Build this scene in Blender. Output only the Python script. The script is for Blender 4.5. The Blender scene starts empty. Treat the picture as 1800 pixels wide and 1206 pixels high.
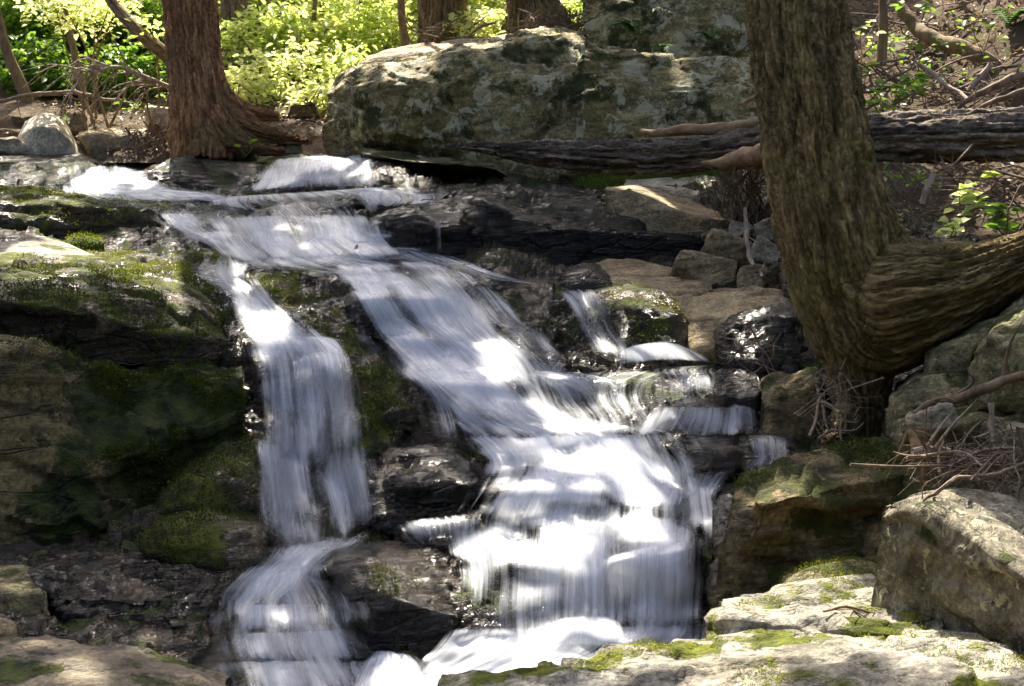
import bpy, bmesh, math, random
import numpy as np
from mathutils import Vector
from mathutils.bvhtree import BVHTree

# ------------------------------------------------------------------ camera, sky, sun, exposure
SC = bpy.context.scene
COL = SC.collection
F = 2500.0
PITCH = math.radians(-7.6)
CP, SP = math.cos(PITCH), math.sin(PITCH)
cam_d = bpy.data.cameras.new('camera')
cam = bpy.data.objects.new('camera', cam_d)
COL.objects.link(cam)
cam.location = (0, 0, 0)
cam.rotation_euler = (math.radians(90) + PITCH, 0, 0)
cam_d.sensor_width = 36.0
cam_d.lens = 36.0 * F / 1800.0
cam_d.clip_start = 0.05
cam_d.clip_end = 500.0
cam_d.dof.use_dof = True
cam_d.dof.focus_distance = 8.3
cam_d.dof.aperture_fstop = 9.0
SC.camera = cam

SUN_EL, SUN_AZ = math.radians(53), math.radians(-14)      # behind the falls, a little to the left
SUN = np.array([math.sin(SUN_AZ) * math.cos(SUN_EL), math.cos(SUN_AZ) * math.cos(SUN_EL), math.sin(SUN_EL)])
W = bpy.data.worlds.new('World')
SC.world = W
W.use_nodes = True
wn = W.node_tree.nodes
wn.clear()
sky = wn.new('ShaderNodeTexSky')
sky.sky_type = 'NISHITA'
sky.sun_disc = False
sky.sun_elevation = SUN_EL
sky.sun_rotation = SUN_AZ
sky.air_density = 0.55
sky.dust_density = 4.5
sky.ozone_density = 0.2
bg = wn.new('ShaderNodeBackground')
bg.inputs['Strength'].default_value = 0.14
wo = wn.new('ShaderNodeOutputWorld')
W.node_tree.links.new(sky.outputs[0], bg.inputs[0])
W.node_tree.links.new(bg.outputs[0], wo.inputs[0])
sun_d = bpy.data.lights.new('sun', 'SUN')
sun_d.energy = 4.3
sun_d.angle = math.radians(0.5)
sun_d.color = (1.0, 0.93, 0.8)
sun = bpy.data.objects.new('sun', sun_d)
COL.objects.link(sun)
sun.rotation_euler = Vector((-SUN[0], -SUN[1], -SUN[2])).to_track_quat('-Z', 'Y').to_euler()
sun.location = (0, 10, 20)
VS = SC.view_settings
SC.display_settings.display_device = 'sRGB'
VS.view_transform = 'Standard'
VS.look = 'None'
VS.gamma = 1.0
VS.exposure = 2.0
SC.cycles.transparent_max_bounces = 24
SC.cycles.max_bounces = 7
SC.cycles.diffuse_bounces = 3
SC.cycles.glossy_bounces = 2
SC.cycles.transmission_bounces = 4
SC.cycles.caustics_reflective = False
SC.cycles.caustics_refractive = False
SC.cycles.sample_clamp_indirect = 4.0
SC.cycles.use_denoising = True

# ------------------------------------------------------------------ helpers: points, noise
def P(u, v, d):
    u, v, d = np.broadcast_arrays(np.asarray(u, float), np.asarray(v, float), np.asarray(d, float))
    a = (u - 900.0) / F
    b = -(v - 603.0) / F
    return np.stack([d * a, d * (CP - b * SP), d * (SP + b * CP)], -1)

def hsh(ix, iy, iz, s):
    h = (ix.astype(np.int64) * 374761393 + iy.astype(np.int64) * 668265263 + iz.astype(np.int64) * 2147483647 + s * 974634777) & 0xFFFFFFFF
    h = ((h ^ (h >> 13)) * 1274126177) & 0xFFFFFFFF
    h = ((h ^ (h >> 16)) * 2246822519) & 0xFFFFFFFF
    h = h ^ (h >> 15)
    return (h & 0xFFFFFF) / float(0x1000000)

def vnoise(p, s=0):
    i = np.floor(p).astype(np.int64)
    f = p - i
    f = f * f * f * (f * (f * 6 - 15) + 10)
    r = 0
    for dx in (0, 1):
        for dy in (0, 1):
            for dz in (0, 1):
                w = (f[..., 0] if dx else 1 - f[..., 0]) * (f[..., 1] if dy else 1 - f[..., 1]) * (f[..., 2] if dz else 1 - f[..., 2])
                r = r + w * hsh(i[..., 0] + dx, i[..., 1] + dy, i[..., 2] + dz, s)
    return r * 2 - 1

def fbm(p, o=4, s=0, g=0.5):
    a, r, t = 1.0, 0, 0
    for k in range(o):
        r = r + a * vnoise(p * (2.03 ** k) + 17.3 * k, s + k)
        t += a
        a *= g
    return r / t

def facet(p, s=0):
    i = np.floor(p).astype(np.int64)
    best = np.full(p.shape[:-1], 1e9)
    val = np.zeros(p.shape[:-1])
    for dx in (-1, 0, 1):
        for dy in (-1, 0, 1):
            for dz in (-1, 0, 1):
                c = i + np.array([dx, dy, dz])
                h = [hsh(c[..., 0], c[..., 1], c[..., 2], s + q) for q in range(7)]
                ctr = c + np.stack(h[:3], -1)
                dv = p - ctr
                q = (dv * dv).sum(-1)
                dirv = np.stack(h[3:6], -1) * 2 - 1
                va = (dv * dirv).sum(-1) * 0.9 + (h[6] - 0.5) * 0.8
                m = q < best
                best = np.where(m, q, best)
                val = np.where(m, va, val)
    return val

def sstep(a, b, x):
    t = np.clip((x - a) / (b - a), 0, 1)
    return t * t * (3 - 2 * t)

def rough(p, n, amp, fr, s, strata=0.0, tilt=(0.15, -0.3, 1.0)):
    """chiselled, layered stone displacement of points p along normals n"""
    q = p * fr
    w = q + 0.35 * np.stack([fbm(q * 1.3, 2, s + 11), fbm(q * 1.3, 2, s + 12), fbm(q * 1.3, 2, s + 13)], -1)
    dsp = 0.55 * facet(w, s) + 0.32 * facet(w * 2.3 + 5, s + 3) + 0.16 * facet(w * 5.1 + 9, s + 4) + 0.45 * fbm(q * 1.1, 6, s + 5, 0.58)
    if strata:
        t = np.array(tilt); t = t / np.linalg.norm(t)
        h = (p @ t) * 9.0 * min(fr, 2.5) / 1.6 + 1.3 * fbm(p * fr * np.array([.7, .7, 1.2]), 3, s + 21)
        k = np.floor(h)
        z0 = np.zeros_like(k)
        a = hsh(k, z0, z0, s + 31)
        b = hsh(k + 1, z0, z0, s + 31)
        f = sstep(0.72, 1.0, h - k)
        dsp = dsp + strata * ((a * (1 - f) + b * f) - 0.5 - 0.35 * np.exp(-((h - k - 0.86) / 0.07) ** 2))
    return p + n * (amp * dsp)[..., None]

def grid_normals(g):
    du = np.gradient(g, axis=1)
    dv = np.gradient(g, axis=0)
    n = np.cross(du, dv)
    return n / (np.linalg.norm(n, axis=-1, keepdims=True) + 1e-9)

def smooth_grid(g, it, wrap=False):
    for _ in range(it):
        if wrap:
            a, b = np.roll(g, 1, 0), np.roll(g, -1, 0)
        else:
            a, b = np.concatenate([g[:1], g[:-1]]), np.concatenate([g[1:], g[-1:]])
        l, r = np.concatenate([g[:, :1], g[:, :-1]], 1), np.concatenate([g[:, 1:], g[:, -1:]], 1)
        g = 0.5 * g + 0.125 * (a + b + l + r)
    return g

# ------------------------------------------------------------------ helpers: objects
def tag(o, label=None, cat=None, group=None, kind=None):
    if label: o['label'] = label
    if cat: o['category'] = cat
    if group: o['group'] = group
    if kind: o['kind'] = kind
    return o

def mesh_obj(name, V, faces, mat, parent=None, smooth=True, origin=None):
    """faces: list of int arrays (n,3) / (n,4) or lists of index tuples"""
    V = np.asarray(V, float).reshape(-1, 3)
    if origin is None:
        if parent is not None:
            origin = np.array(parent.location)
        else:
            lo, hi = V.min(0), V.max(0)
            origin = np.array([(lo[0] + hi[0]) / 2, (lo[1] + hi[1]) / 2, lo[2]])
    me = bpy.data.meshes.new(name)
    loops, starts, c = [], [], 0
    for f in faces:
        if isinstance(f, np.ndarray):
            k = f.shape[1]
            loops.append(f.ravel())
            starts.append(c + np.arange(len(f)) * k)
            c += f.size
        else:
            for t in f:
                loops.append(np.array(t)); starts.append(np.array([c])); c += len(t)
    loops = np.concatenate(loops).astype(np.int32)
    starts = np.concatenate(starts).astype(np.int32)
    me.vertices.add(len(V)); me.loops.add(len(loops)); me.polygons.add(len(starts))
    me.vertices.foreach_set('co', (V - origin).astype(np.float32).ravel())
    me.loops.foreach_set('vertex_index', loops)
    me.polygons.foreach_set('loop_start', starts)
    me.update(calc_edges=True)
    me.validate()
    me.polygons.foreach_set('use_smooth', np.full(len(me.polygons), smooth))
    if mat: me.materials.append(mat)
    o = bpy.data.objects.new(name, me)
    COL.objects.link(o)
    if parent is not None:
        o.parent = parent
        o.location = origin - np.array(parent.location)
    else:
        o.location = origin
    return o

def empty(name, loc):
    o = bpy.data.objects.new(name, None)
    o.empty_display_size = 0.1
    COL.objects.link(o)
    o.location = loc
    return o

def quads(nr, nc, wrap_r=False, wrap_c=False):
    r = np.arange(nr if wrap_r else nr - 1)
    c = np.arange(nc if wrap_c else nc - 1)
    R, C_ = np.meshgrid(r, c, indexing='ij')
    R2, C2 = (R + 1) % nr, (C_ + 1) % nc
    return np.stack([R * nc + C_, R * nc + C2, R2 * nc + C2, R2 * nc + C_], -1).reshape(-1, 4)

WET = []                                                   # (verts, faces) the water may lie on
def resample(pts, n, ds):
    pts = np.asarray(pts, float)
    ds = np.asarray(ds, float)
    seg = np.linalg.norm(np.diff(pts, axis=0), axis=1)
    t = np.concatenate([[0], np.cumsum(seg)]) / seg.sum()
    if ds.ndim == 0: ds = np.full(len(pts), float(ds))
    if len(ds) != len(pts): ds = np.interp(t, np.linspace(0, 1, len(ds)), ds)
    s = np.linspace(0, 1, n)
    return np.interp(s, t, pts[:, 0]), np.interp(s, t, pts[:, 1]), np.interp(s, t, ds)

def slab(name, label, rows, mat, amp=0.03, fr=2.2, seed=1, strata=0.0, tilt=(0.15, -0.3, 1.0), rnd=0.15, skirt=0.35,
         back=0.25, res=0.022, smooth=3, wet=False, cat='rock', group=None, kind=None):
    """a solid rock lofted through lines (bottom of the front -> front edge of the top -> back of the top), closed behind"""
    lens, w = [], []
    for pts, d in rows:
        q = np.asarray(pts, float); dm = float(np.mean(d))
        w.append(np.linalg.norm(np.diff(q, axis=0), axis=1).sum() * dm / F)
    N = int(np.clip(max(w) / res, 16, 240))
    G = []
    for pts, d in rows:
        u, v, dd = resample(pts, N, d)
        s = np.linspace(-1, 1, N)
        dd = dd + rnd * sstep(0.72, 1.0, np.abs(s)) ** 1.5
        G.append(P(u, v, dd))
    bot = G[0] + np.array([0, 0.06, -skirt])
    b1 = G[-1] + np.array([0, back * .6, -0.05])
    b2 = b1.copy(); b2[:, 1] += back * .4; b2[:, 2] = np.minimum(bot[:, 2], b1[:, 2] - 0.2)
    R = [bot] + G + [b1, b2]
    out = []
    for a, b in zip(R[:-1], R[1:]):
        k = int(np.clip(np.linalg.norm(b - a, axis=1).max() / res, 1, 120))
        if b is b2: k = min(k, 6)
        for j in range(k):
            out.append(a + (b - a) * (j / k))
    out.append(R[-1])
    g = smooth_grid(np.array(out), smooth)
    n = grid_normals(g)
    n = smooth_grid(n, 2)
    g = rough(g, n, amp, fr, seed, strata, tilt)
    nr, nc = g.shape[:2]
    faces = [quads(nr, nc), [tuple(np.arange(nr)[::-1] * nc), tuple(np.arange(nr) * nc + nc - 1),
             ]]
    bottom = np.stack([np.arange(nc - 1) + 1, np.arange(nc - 1), (nr - 1) * nc + np.arange(nc - 1), (nr - 1) * nc + np.arange(nc - 1) + 1], -1)
    faces = [quads(nr, nc), bottom, faces[1]]
    V = g.reshape(-1, 3)
    o = mesh_obj(name, V, faces, mat)
    if kind: tag(o, kind=kind)
    else: tag(o, label, cat, group)
    if wet: WET.append((V, quads(nr, nc)))
    return o

def stone(name, label, u, v, d, w, h, mat, dep=None, rot=0.0, seed=1, amp=0.012, cat='stone', group=None, wet=False, lift=0.0, npl=7, res=48, yaw=0.0):
    """a free chipped stone: a blunted polyhedron; (u,v) its middle, w and h in picture pixels"""
    rg = np.random.RandomState(seed * 7 + 3)
    th = np.linspace(0, 2 * np.pi, res, endpoint=False)
    ph = np.linspace(0.02, np.pi - 0.02, res // 2)
    PH, TH = np.meshgrid(ph, th, indexing='ij')
    D = np.stack([np.sin(PH) * np.cos(TH), np.sin(PH) * np.sin(TH), np.cos(PH)], -1)
    nn = rg.normal(size=(npl, 3)) * np.array([1, .8, 1.3]); nn /= np.linalg.norm(nn, axis=1, keepdims=True)
    nn = np.concatenate([nn, [[0, 0, 1], [0, 0, -1], [0, -1, .2], [1, 0, .1], [-1, .1, .1]]])
    dist = rg.uniform(0.5, 1.0, len(nn))
    dt = np.maximum(D @ nn.T, 0.05)
    k = 60.0
    r = (np.sum((dt / dist) ** k, -1)) ** (-1 / k)
    g = D * r[..., None]
    lo, hi = g.reshape(-1, 3).min(0), g.reshape(-1, 3).max(0)
    g = (g - (lo + hi) / 2) / (hi - lo)
    cy, sy = math.cos(yaw), math.sin(yaw)
    wm, hm = w * d / F, h * d / F
    dm = dep if dep else 0.75 * wm
    g = g * np.array([wm, dm, hm])
    c, s_ = math.cos(rot), math.sin(rot)
    g = np.stack([g[..., 0] * c - g[..., 2] * s_, g[..., 1], g[..., 0] * s_ + g[..., 2] * c], -1)
    g = g + P(u, v, d) + np.array([0, dm * 0.35, lift])
    n = grid_normals(g)
    fq = 1.2 / max(min(wm, hm), 0.05)
    g = rough(g, n, amp + 0.06 * min(wm, hm), fq, seed, 0.5)
    nr, nc = g.shape[:2]
    V = g.reshape(-1, 3)
    faces = [quads(nr, nc, wrap_c=True), [tuple(range(nc))[::-1], tuple((nr - 1) * nc + np.arange(nc))]]
    o = mesh_obj(name, V, faces, mat)
    tag(o, label, cat, group)
    if wet: WET.append((V, faces[0]))
    return o

def frames(pts):
    t = np.gradient(pts, axis=0)
    t /= np.linalg.norm(t, axis=1, keepdims=True) + 1e-9
    ref = np.array([0, -1.0, 0.01]) if abs(t[:, 1]).mean() < 0.8 else np.array([0, 0, 1.0])
    a = np.cross(t, ref); a /= np.linalg.norm(a, axis=1, keepdims=True) + 1e-9
    b = np.cross(t, a)
    return t, a, b

def catmull(pts, n):
    pts = np.asarray(pts, float)
    if len(pts) == 2:
        return pts[0] + (pts[1] - pts[0]) * np.linspace(0, 1, n)[:, None]
    q = np.concatenate([[2 * pts[0] - pts[1]], pts, [2 * pts[-1] - pts[-2]]])
    s = np.linspace(0, len(pts) - 1 - 1e-6, n)
    i = s.astype(int); f = (s - i)[:, None]
    p0, p1, p2, p3 = q[i], q[i + 1], q[i + 2], q[i + 3]
    return 0.5 * (2 * p1 + (p2 - p0) * f + (2 * p0 - 5 * p1 + 4 * p2 - p3) * f * f + (3 * p1 - p0 - 3 * p2 + p3) * f ** 3)

def tube_geo(pts, rad, seg=6, n=None, wob=0.0, seed=0):
    pts = np.asarray(pts, float)
    rad = np.asarray(rad, float)
    if rad.ndim == 0: rad = np.full(len(pts), float(rad))
    n = n or max(3, len(pts) * 3)
    q = catmull(np.concatenate([pts, rad[:, None]], 1), n)
    p, r = q[:, :3], np.maximum(q[:, 3], 1e-4)
    if wob:
        p = p + wob * np.stack([fbm(p * 6 + 3 * k, 2, seed + k) for k in range(3)], -1)
    t, a, b = frames(p)
    th = np.linspace(0, 2 * np.pi, seg, endpoint=False)
    g = p[:, None] + r[:, None, None] * (np.cos(th)[None, :, None] * a[:, None] + np.sin(th)[None, :, None] * b[:, None])
    f = quads(n, seg, wrap_c=True)
    caps = [tuple(range(seg)), tuple(((n - 1) * seg + np.arange(seg))[::-1])]
    return g.reshape(-1, 3), f, caps

class Bag:
    """collects pieces of ONE part and links them as one mesh"""
    def __init__(s): s.V, s.F, s.n = [], [], 0
    def add(s, V, *fs):
        for f in fs:
            if isinstance(f, np.ndarray): s.F.append(f + s.n)
            else: s.F.append([tuple(int(i) + s.n for i in t) for t in f])
        s.V.append(V); s.n += len(V)
        return s
    def tube(s, pts, rad, seg=6, n=None, wob=0.0, seed=0): return s.add(*tube_geo(pts, rad, seg, n, wob, seed))
    def build(s, name, mat, parent=None, smooth=True, origin=None):
        return mesh_obj(name, np.concatenate(s.V), s.F, mat, parent, smooth, origin)

# ------------------------------------------------------------------ materials
class NT:
    def __init__(s, name):
        s.m = bpy.data.materials.new(name); s.m.use_nodes = True
        s.t = s.m.node_tree; s.t.nodes.clear()
        s.out = s.t.nodes.new('ShaderNodeOutputMaterial')
        s.bsdf = s.t.nodes.new('ShaderNodeBsdfPrincipled')
        s.t.links.new(s.bsdf.outputs[0], s.out.inputs[0])
    def n(s, typ, **kw):
        x = s.t.nodes.new(typ)
        for k, v in kw.items(): setattr(x, k, v)
        return x
    def l(s, a, b): s.t.links.new(a, b)
    def put(s, sock, v):
        if hasattr(v, 'default_value') and hasattr(v, 'is_linked'): s.l(v, sock)
        elif isinstance(v, (tuple, list)): sock.default_value = tuple(v) + ((1.0,) if len(v) == 3 and len(sock.default_value) == 4 else ())
        else: sock.default_value = v
    def coord(s, scale=(1, 1, 1), rot=(0, 0, 0), which='Object'):
        c = s.n('ShaderNodeTexCoord'); m = s.n('ShaderNodeMapping'); r = s.n('ShaderNodeMapping')
        r.inputs['Rotation'].default_value = rot; m.inputs['Scale'].default_value = scale
        s.l(c.outputs[which], r.inputs[0]); s.l(r.outputs[0], m.inputs[0]); return m.outputs[0]
    def noise(s, vec, scale, detail=6, rough=0.55, dist=0.0):
        x = s.n('ShaderNodeTexNoise')
        s.l(vec, x.inputs['Vector']); x.inputs['Scale'].default_value = scale
        x.inputs['Detail'].default_value = detail; x.inputs['Roughness'].default_value = rough
        x.inputs['Distortion'].default_value = dist
        return x.outputs[0]
    def ramp(s, f, a, b, lo=0.0, hi=1.0):
        x = s.n('ShaderNodeMapRange', interpolation_type='SMOOTHSTEP')
        s.put(x.inputs['Value'], f)
        x.inputs['From Min'].default_value = a; x.inputs['From Max'].default_value = b
        x.inputs['To Min'].default_value = lo; x.inputs['To Max'].default_value = hi
        return x.outputs[0]
    def mix(s, f, a, b, blend='MIX'):
        x = s.n('ShaderNodeMix', data_type='RGBA', blend_type=blend)
        s.put(x.inputs[0], f); s.put(x.inputs[6], a); s.put(x.inputs[7], b)
        return x.outputs[2]
    def math(s, op, a, b=0.0, c=0.0, clamp=False):
        x = s.n('ShaderNodeMath', operation=op, use_clamp=clamp)
        s.put(x.inputs[0], a); s.put(x.inputs[1], b); s.put(x.inputs[2], c)
        return x.outputs[0]
    def bump(s, h, strength=0.5, dist=0.02, prev=None):
        x = s.n('ShaderNodeBump'); x.inputs['Strength'].default_value = strength; x.inputs['Distance'].default_value = dist
        s.put(x.inputs['Height'], h)
        if prev is not None: s.l(prev, x.inputs['Normal'])
        return x.outputs[0]

MOSS_D, MOSS_L = (0.020, 0.034, 0.006), (0.105, 0.130, 0.012)
def rock_mat(name, c1, c2, c3=None, moss=0.0, lichen=0.0, wet=0.0, strata=0.5, sc=1.0, moss_top=1.0, rot=(0.25, 0.12, 0), mossd=MOSS_D, mossl=MOSS_L, side_x=None, crk=0.35):
    def sat(c, f=1.3):
        m = sum(c) / 3
        return tuple(max(0.004, m + (x - m) * f) for x in c)
    c3 = c3 or tuple(x * 0.55 for x in c1)
    c1, c2, c3 = sat(c1), sat(c2), sat(c3)
    k = NT(name)
    ob = k.coord()
    st = k.coord((0.9, 0.9, 6.0), rot)
    n1 = k.noise(ob, 1.6 * sc, 6, 0.6, 0.4)
    n2 = k.noise(ob, 7 * sc, 8, 0.65)
    n3 = k.noise(ob, 38 * sc, 6, 0.7)
    ns = k.noise(st, 2.6 * sc, 8, 0.62, 0.3)
    col = k.mix(k.ramp(n1, 0.35, 0.65), c1, c2)
    col = k.mix(k.ramp(ns, 0.40, 0.72), col, c3 or tuple(x * 0.55 for x in c1))
    col = k.mix(0.8, col, k.mix(k.ramp(n3, 0.3, 0.7), (0.40, 0.39, 0.38), (1.5, 1.46, 1.4)), 'MULTIPLY')
    col = k.mix(0.7, col, k.mix(k.ramp(n2, 0.34, 0.66), (0.45, 0.44, 0.42), (1.45, 1.42, 1.36)), 'MULTIPLY')
    vo = k.n('ShaderNodeTexVoronoi', feature='DISTANCE_TO_EDGE'); k.l(k.coord((0.55, 0.55, 2.2), rot), vo.inputs['Vector'])
    wv = k.n('ShaderNodeMix', data_type='RGBA'); wv.inputs[0].default_value = 0.12
    k.l(k.coord((0.55, 0.55, 2.2), rot), wv.inputs[6])
    wn_ = k.n('ShaderNodeTexNoise'); k.l(ob, wn_.inputs['Vector']); wn_.inputs['Scale'].default_value = 3.0; wn_.inputs['Detail'].default_value = 5
    k.l(wn_.outputs['Color'], wv.inputs[7]); k.l(wv.outputs[2], vo.inputs['Vector']); vo.inputs['Scale'].default_value = 3.2 * sc
    crack = k.math('MULTIPLY', k.ramp(vo.outputs[0], 0.0, 0.035, 1.0, 0.0), k.ramp(k.noise(ob, 1.9, 3), 0.42, 0.6))
    col = k.mix(k.math('MULTIPLY', crack, 0.6 * crk), col, (0.02, 0.018, 0.015))
    geo = k.n('ShaderNodeNewGeometry')
    sep = k.n('ShaderNodeSeparateXYZ'); k.l(geo.outputs['Normal'], sep.inputs[0])
    rgh = k.ramp(n2, 0.3, 0.7, 0.62, 0.9)
    h = k.math('ADD', k.math('MULTIPLY', ns, 0.9 * strata), k.math('MULTIPLY', n2, 0.55))
    h = k.math('ADD', h, k.math('MULTIPLY', n3, 0.34 * (1 - 0.65 * min(wet, 1))))
    h = k.math('SUBTRACT', h, k.math('MULTIPLY', crack, 0.5 * crk))
    if lichen:
        v1 = k.noise(ob, 5.5 * sc, 5, 0.7, 0.6)
        v2 = k.noise(ob, 24 * sc, 4, 0.7, 0.2)
        big = k.noise(ob, 2.3 * sc, 3, 0.5, 0.8)
        m1 = k.ramp(v1, 0.69 - 0.14 * lichen, 0.72 - 0.14 * lichen)
        m2 = k.math('MULTIPLY', k.ramp(v2, 0.62 - 0.08 * lichen, 0.68 - 0.08 * lichen), k.ramp(big, 0.4, 0.6))
        m = k.math('MAXIMUM', m1, k.math('MULTIPLY', m2, 0.75), clamp=True)
        m = k.math('MULTIPLY', m, 0.85)
        col = k.mix(m, col, k.mix(n2, (0.38, 0.36, 0.19), (0.68, 0.62, 0.42)))
        h = k.math('ADD', h, k.math('MULTIPLY', m, 0.08))
    if wet:
        w = k.ramp(n1, 0.62 - 0.4 * wet, 0.8 - 0.4 * wet) if wet < 1 else 1.0
        col = k.mix(w, col, k.mix(0.75, col, (0.42, 0.40, 0.38), 'MULTIPLY'))
        rgh = k.mix(w, rgh, k.ramp(n2, 0.35, 0.65, 0.05, 0.26))
    fine = k.noise(ob, 120, 3, 0.6)
    if moss:
        mn = k.noise(ob, 2.6 * sc, 7, 0.66, 0.3)
        f = k.math('ADD', mn, k.math('MULTIPLY', sep.outputs[2], 0.08 * moss_top))
        if side_x is not None:                             # more of it towards one side of the rock
            so = k.n('ShaderNodeSeparateXYZ'); k.l(k.coord(), so.inputs[0])
            f = k.math('ADD', f, k.ramp(so.outputs[0], side_x[0], side_x[1], -0.13, 0.13))
        f = k.ramp(f, 0.66 - 0.3 * moss, 0.74 - 0.3 * moss)
        mc = k.mix(k.ramp(k.noise(ob, 11, 5, 0.6), 0.35, 0.68), mossd, mossl)
        mc = k.mix(0.6, mc, k.mix(fine, (0.4, 0.4, 0.4), (1.5, 1.5, 1.4)), 'MULTIPLY')
        col = k.mix(f, col, mc)
        rgh = k.mix(f, rgh, (0.9, 0.9, 0.9))
        h = k.math('ADD', h, k.math('MULTIPLY', f, k.math('MULTIPLY', k.noise(ob, 55, 4, 0.7), 0.9)))
    h = k.math('ADD', h, k.math('MULTIPLY', fine, 0.10 * (1 - 0.8 * min(wet, 1))))
    k.put(k.bsdf.inputs['Base Color'], col)
    k.put(k.bsdf.inputs['Roughness'], rgh)
    k.bsdf.inputs['Specular IOR Level'].default_value = 0.3 + 0.22 * wet
    if wet:
        k.bsdf.inputs['Coat Weight'].default_value = 0.0
    k.l(k.bump(h, 1.0, 0.045 + 0.035 * wet), k.bsdf.inputs['Normal'])
    return k.m

def grain(k, sx, sz):
    at = k.n('ShaderNodeAttribute'); at.attribute_name = 'grain'
    m = k.n('ShaderNodeMapping'); m.inputs['Scale'].default_value = (sx, sx, sz); k.l(at.outputs['Vector'], m.inputs[0])
    return m.outputs[0]
def bark_mat(name, c1, c2, c3, sc=1.0):
    k = NT(name)
    ob = k.coord()
    st = grain(k, 1, 0.15)
    n1 = k.noise(st, 20 * sc, 7, 0.65, 0.4)
    n2 = k.noise(ob, 2.4, 5, 0.6)
    n3 = k.noise(grain(k, 1, 0.5), 60, 5, 0.7)
    n4 = k.noise(grain(k, 1, 0.3), 34 * sc, 6, 0.7, 0.2)
    col = k.mix(k.ramp(n1, 0.36, 0.64), c1, c2)
    col = k.mix(k.math('MULTIPLY', k.ramp(n2, 0.48, 0.66), 0.7), col, c3)
    col = k.mix(0.75, col, k.mix(k.ramp(n3, 0.3, 0.7), (0.35, 0.35, 0.35), (1.6, 1.6, 1.6)), 'MULTIPLY')
    col = k.mix(0.6, col, k.mix(k.ramp(n4, 0.36, 0.6), (0.4, 0.4, 0.4), (1.35, 1.35, 1.35)), 'MULTIPLY')
    k.put(k.bsdf.inputs['Base Color'], col)
    k.bsdf.inputs['Roughness'].default_value = 0.9
    k.bsdf.inputs['Specular IOR Level'].default_value = 0.2
    h = k.math('ADD', k.math('ADD', n1, k.math('MULTIPLY', n4, 0.8)), k.math('MULTIPLY', n3, 0.45))
    k.l(k.bump(h, 1.0, 0.035), k.bsdf.inputs['Normal'])
    return k.m

def wood_mat(name, c1, c2, axis='x', sc=1.0):
    k = NT(name)
    st = k.coord((0.12, 1, 1) if axis == 'x' else (1, 1, 0.12))
    n1 = k.noise(st, 22 * sc, 7, 0.65, 0.2)
    n2 = k.noise(k.coord(), 4, 5, 0.6)
    n3 = k.noise(k.coord(), 60, 4, 0.7)
    col = k.mix(k.ramp(n1, 0.32, 0.68), c1, c2)
    col = k.mix(0.6, col, k.mix(n2, (0.45, 0.45, 0.45), (1.5, 1.5, 1.5)), 'MULTIPLY')
    k.put(k.bsdf.inputs['Base Color'], col)
    k.bsdf.inputs['Roughness'].default_value = 0.85
    k.bsdf.inputs['Specular IOR Level'].default_value = 0.25
    k.l(k.bump(k.math('ADD', n1, k.math('MULTIPLY', n3, 0.3)), 0.8, 0.015), k.bsdf.inputs['Normal'])
    return k.m

def leaf_mat(name, c1, c2, tr=0.5, gloss=0.35, tm=(1.7, 1.55, 0.8)):
    k = NT(name)
    geo = k.n('ShaderNodeNewGeometry')
    rnd = geo.outputs['Random Per Island']
    col = k.mix(rnd, c1, c2)
    n = k.noise(k.coord(), 9, 3, 0.5)
    col = k.mix(0.5, col, k.mix(n, (0.6, 0.6, 0.6), (1.35, 1.35, 1.3)), 'MULTIPLY')
    k.put(k.bsdf.inputs['Base Color'], col)
    k.bsdf.inputs['Roughness'].default_value = 0.45
    k.bsdf.inputs['Specular IOR Level'].default_value = gloss
    t = k.n('ShaderNodeBsdfTranslucent')
    k.put(t.inputs[0], k.mix(1.0, col, tm, 'MULTIPLY'))
    mx = k.n('ShaderNodeMixShader'); mx.inputs[0].default_value = tr
    k.l(k.bsdf.outputs[0], mx.inputs[1]); k.l(t.outputs[0], mx.inputs[2]); k.l(mx.outputs[0], k.out.inputs[0])
    return k.m

def earth_mat(name, c1, c2, c3):
    k = NT(name)
    ob = k.coord()
    n1 = k.noise(ob, 1.2, 6, 0.6); n2 = k.noise(ob, 14, 7, 0.7); n3 = k.noise(ob, 70, 5, 0.7)
    col = k.mix(k.ramp(n1, 0.35, 0.65), c1, c2)
    col = k.mix(k.ramp(n2, 0.5, 0.7), col, c3)
    col = k.mix(0.6, col, k.mix(n3, (0.4, 0.4, 0.4), (1.6, 1.55, 1.5)), 'MULTIPLY')
    k.put(k.bsdf.inputs['Base Color'], col)
    k.bsdf.inputs['Roughness'].default_value = 0.95
    k.bsdf.inputs['Specular IOR Level'].default_value = 0.15
    k.l(k.bump(k.math('ADD', n2, k.math('MULTIPLY', n3, 0.5)), 0.9, 0.05), k.bsdf.inputs['Normal'])
    return k.m

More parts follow.
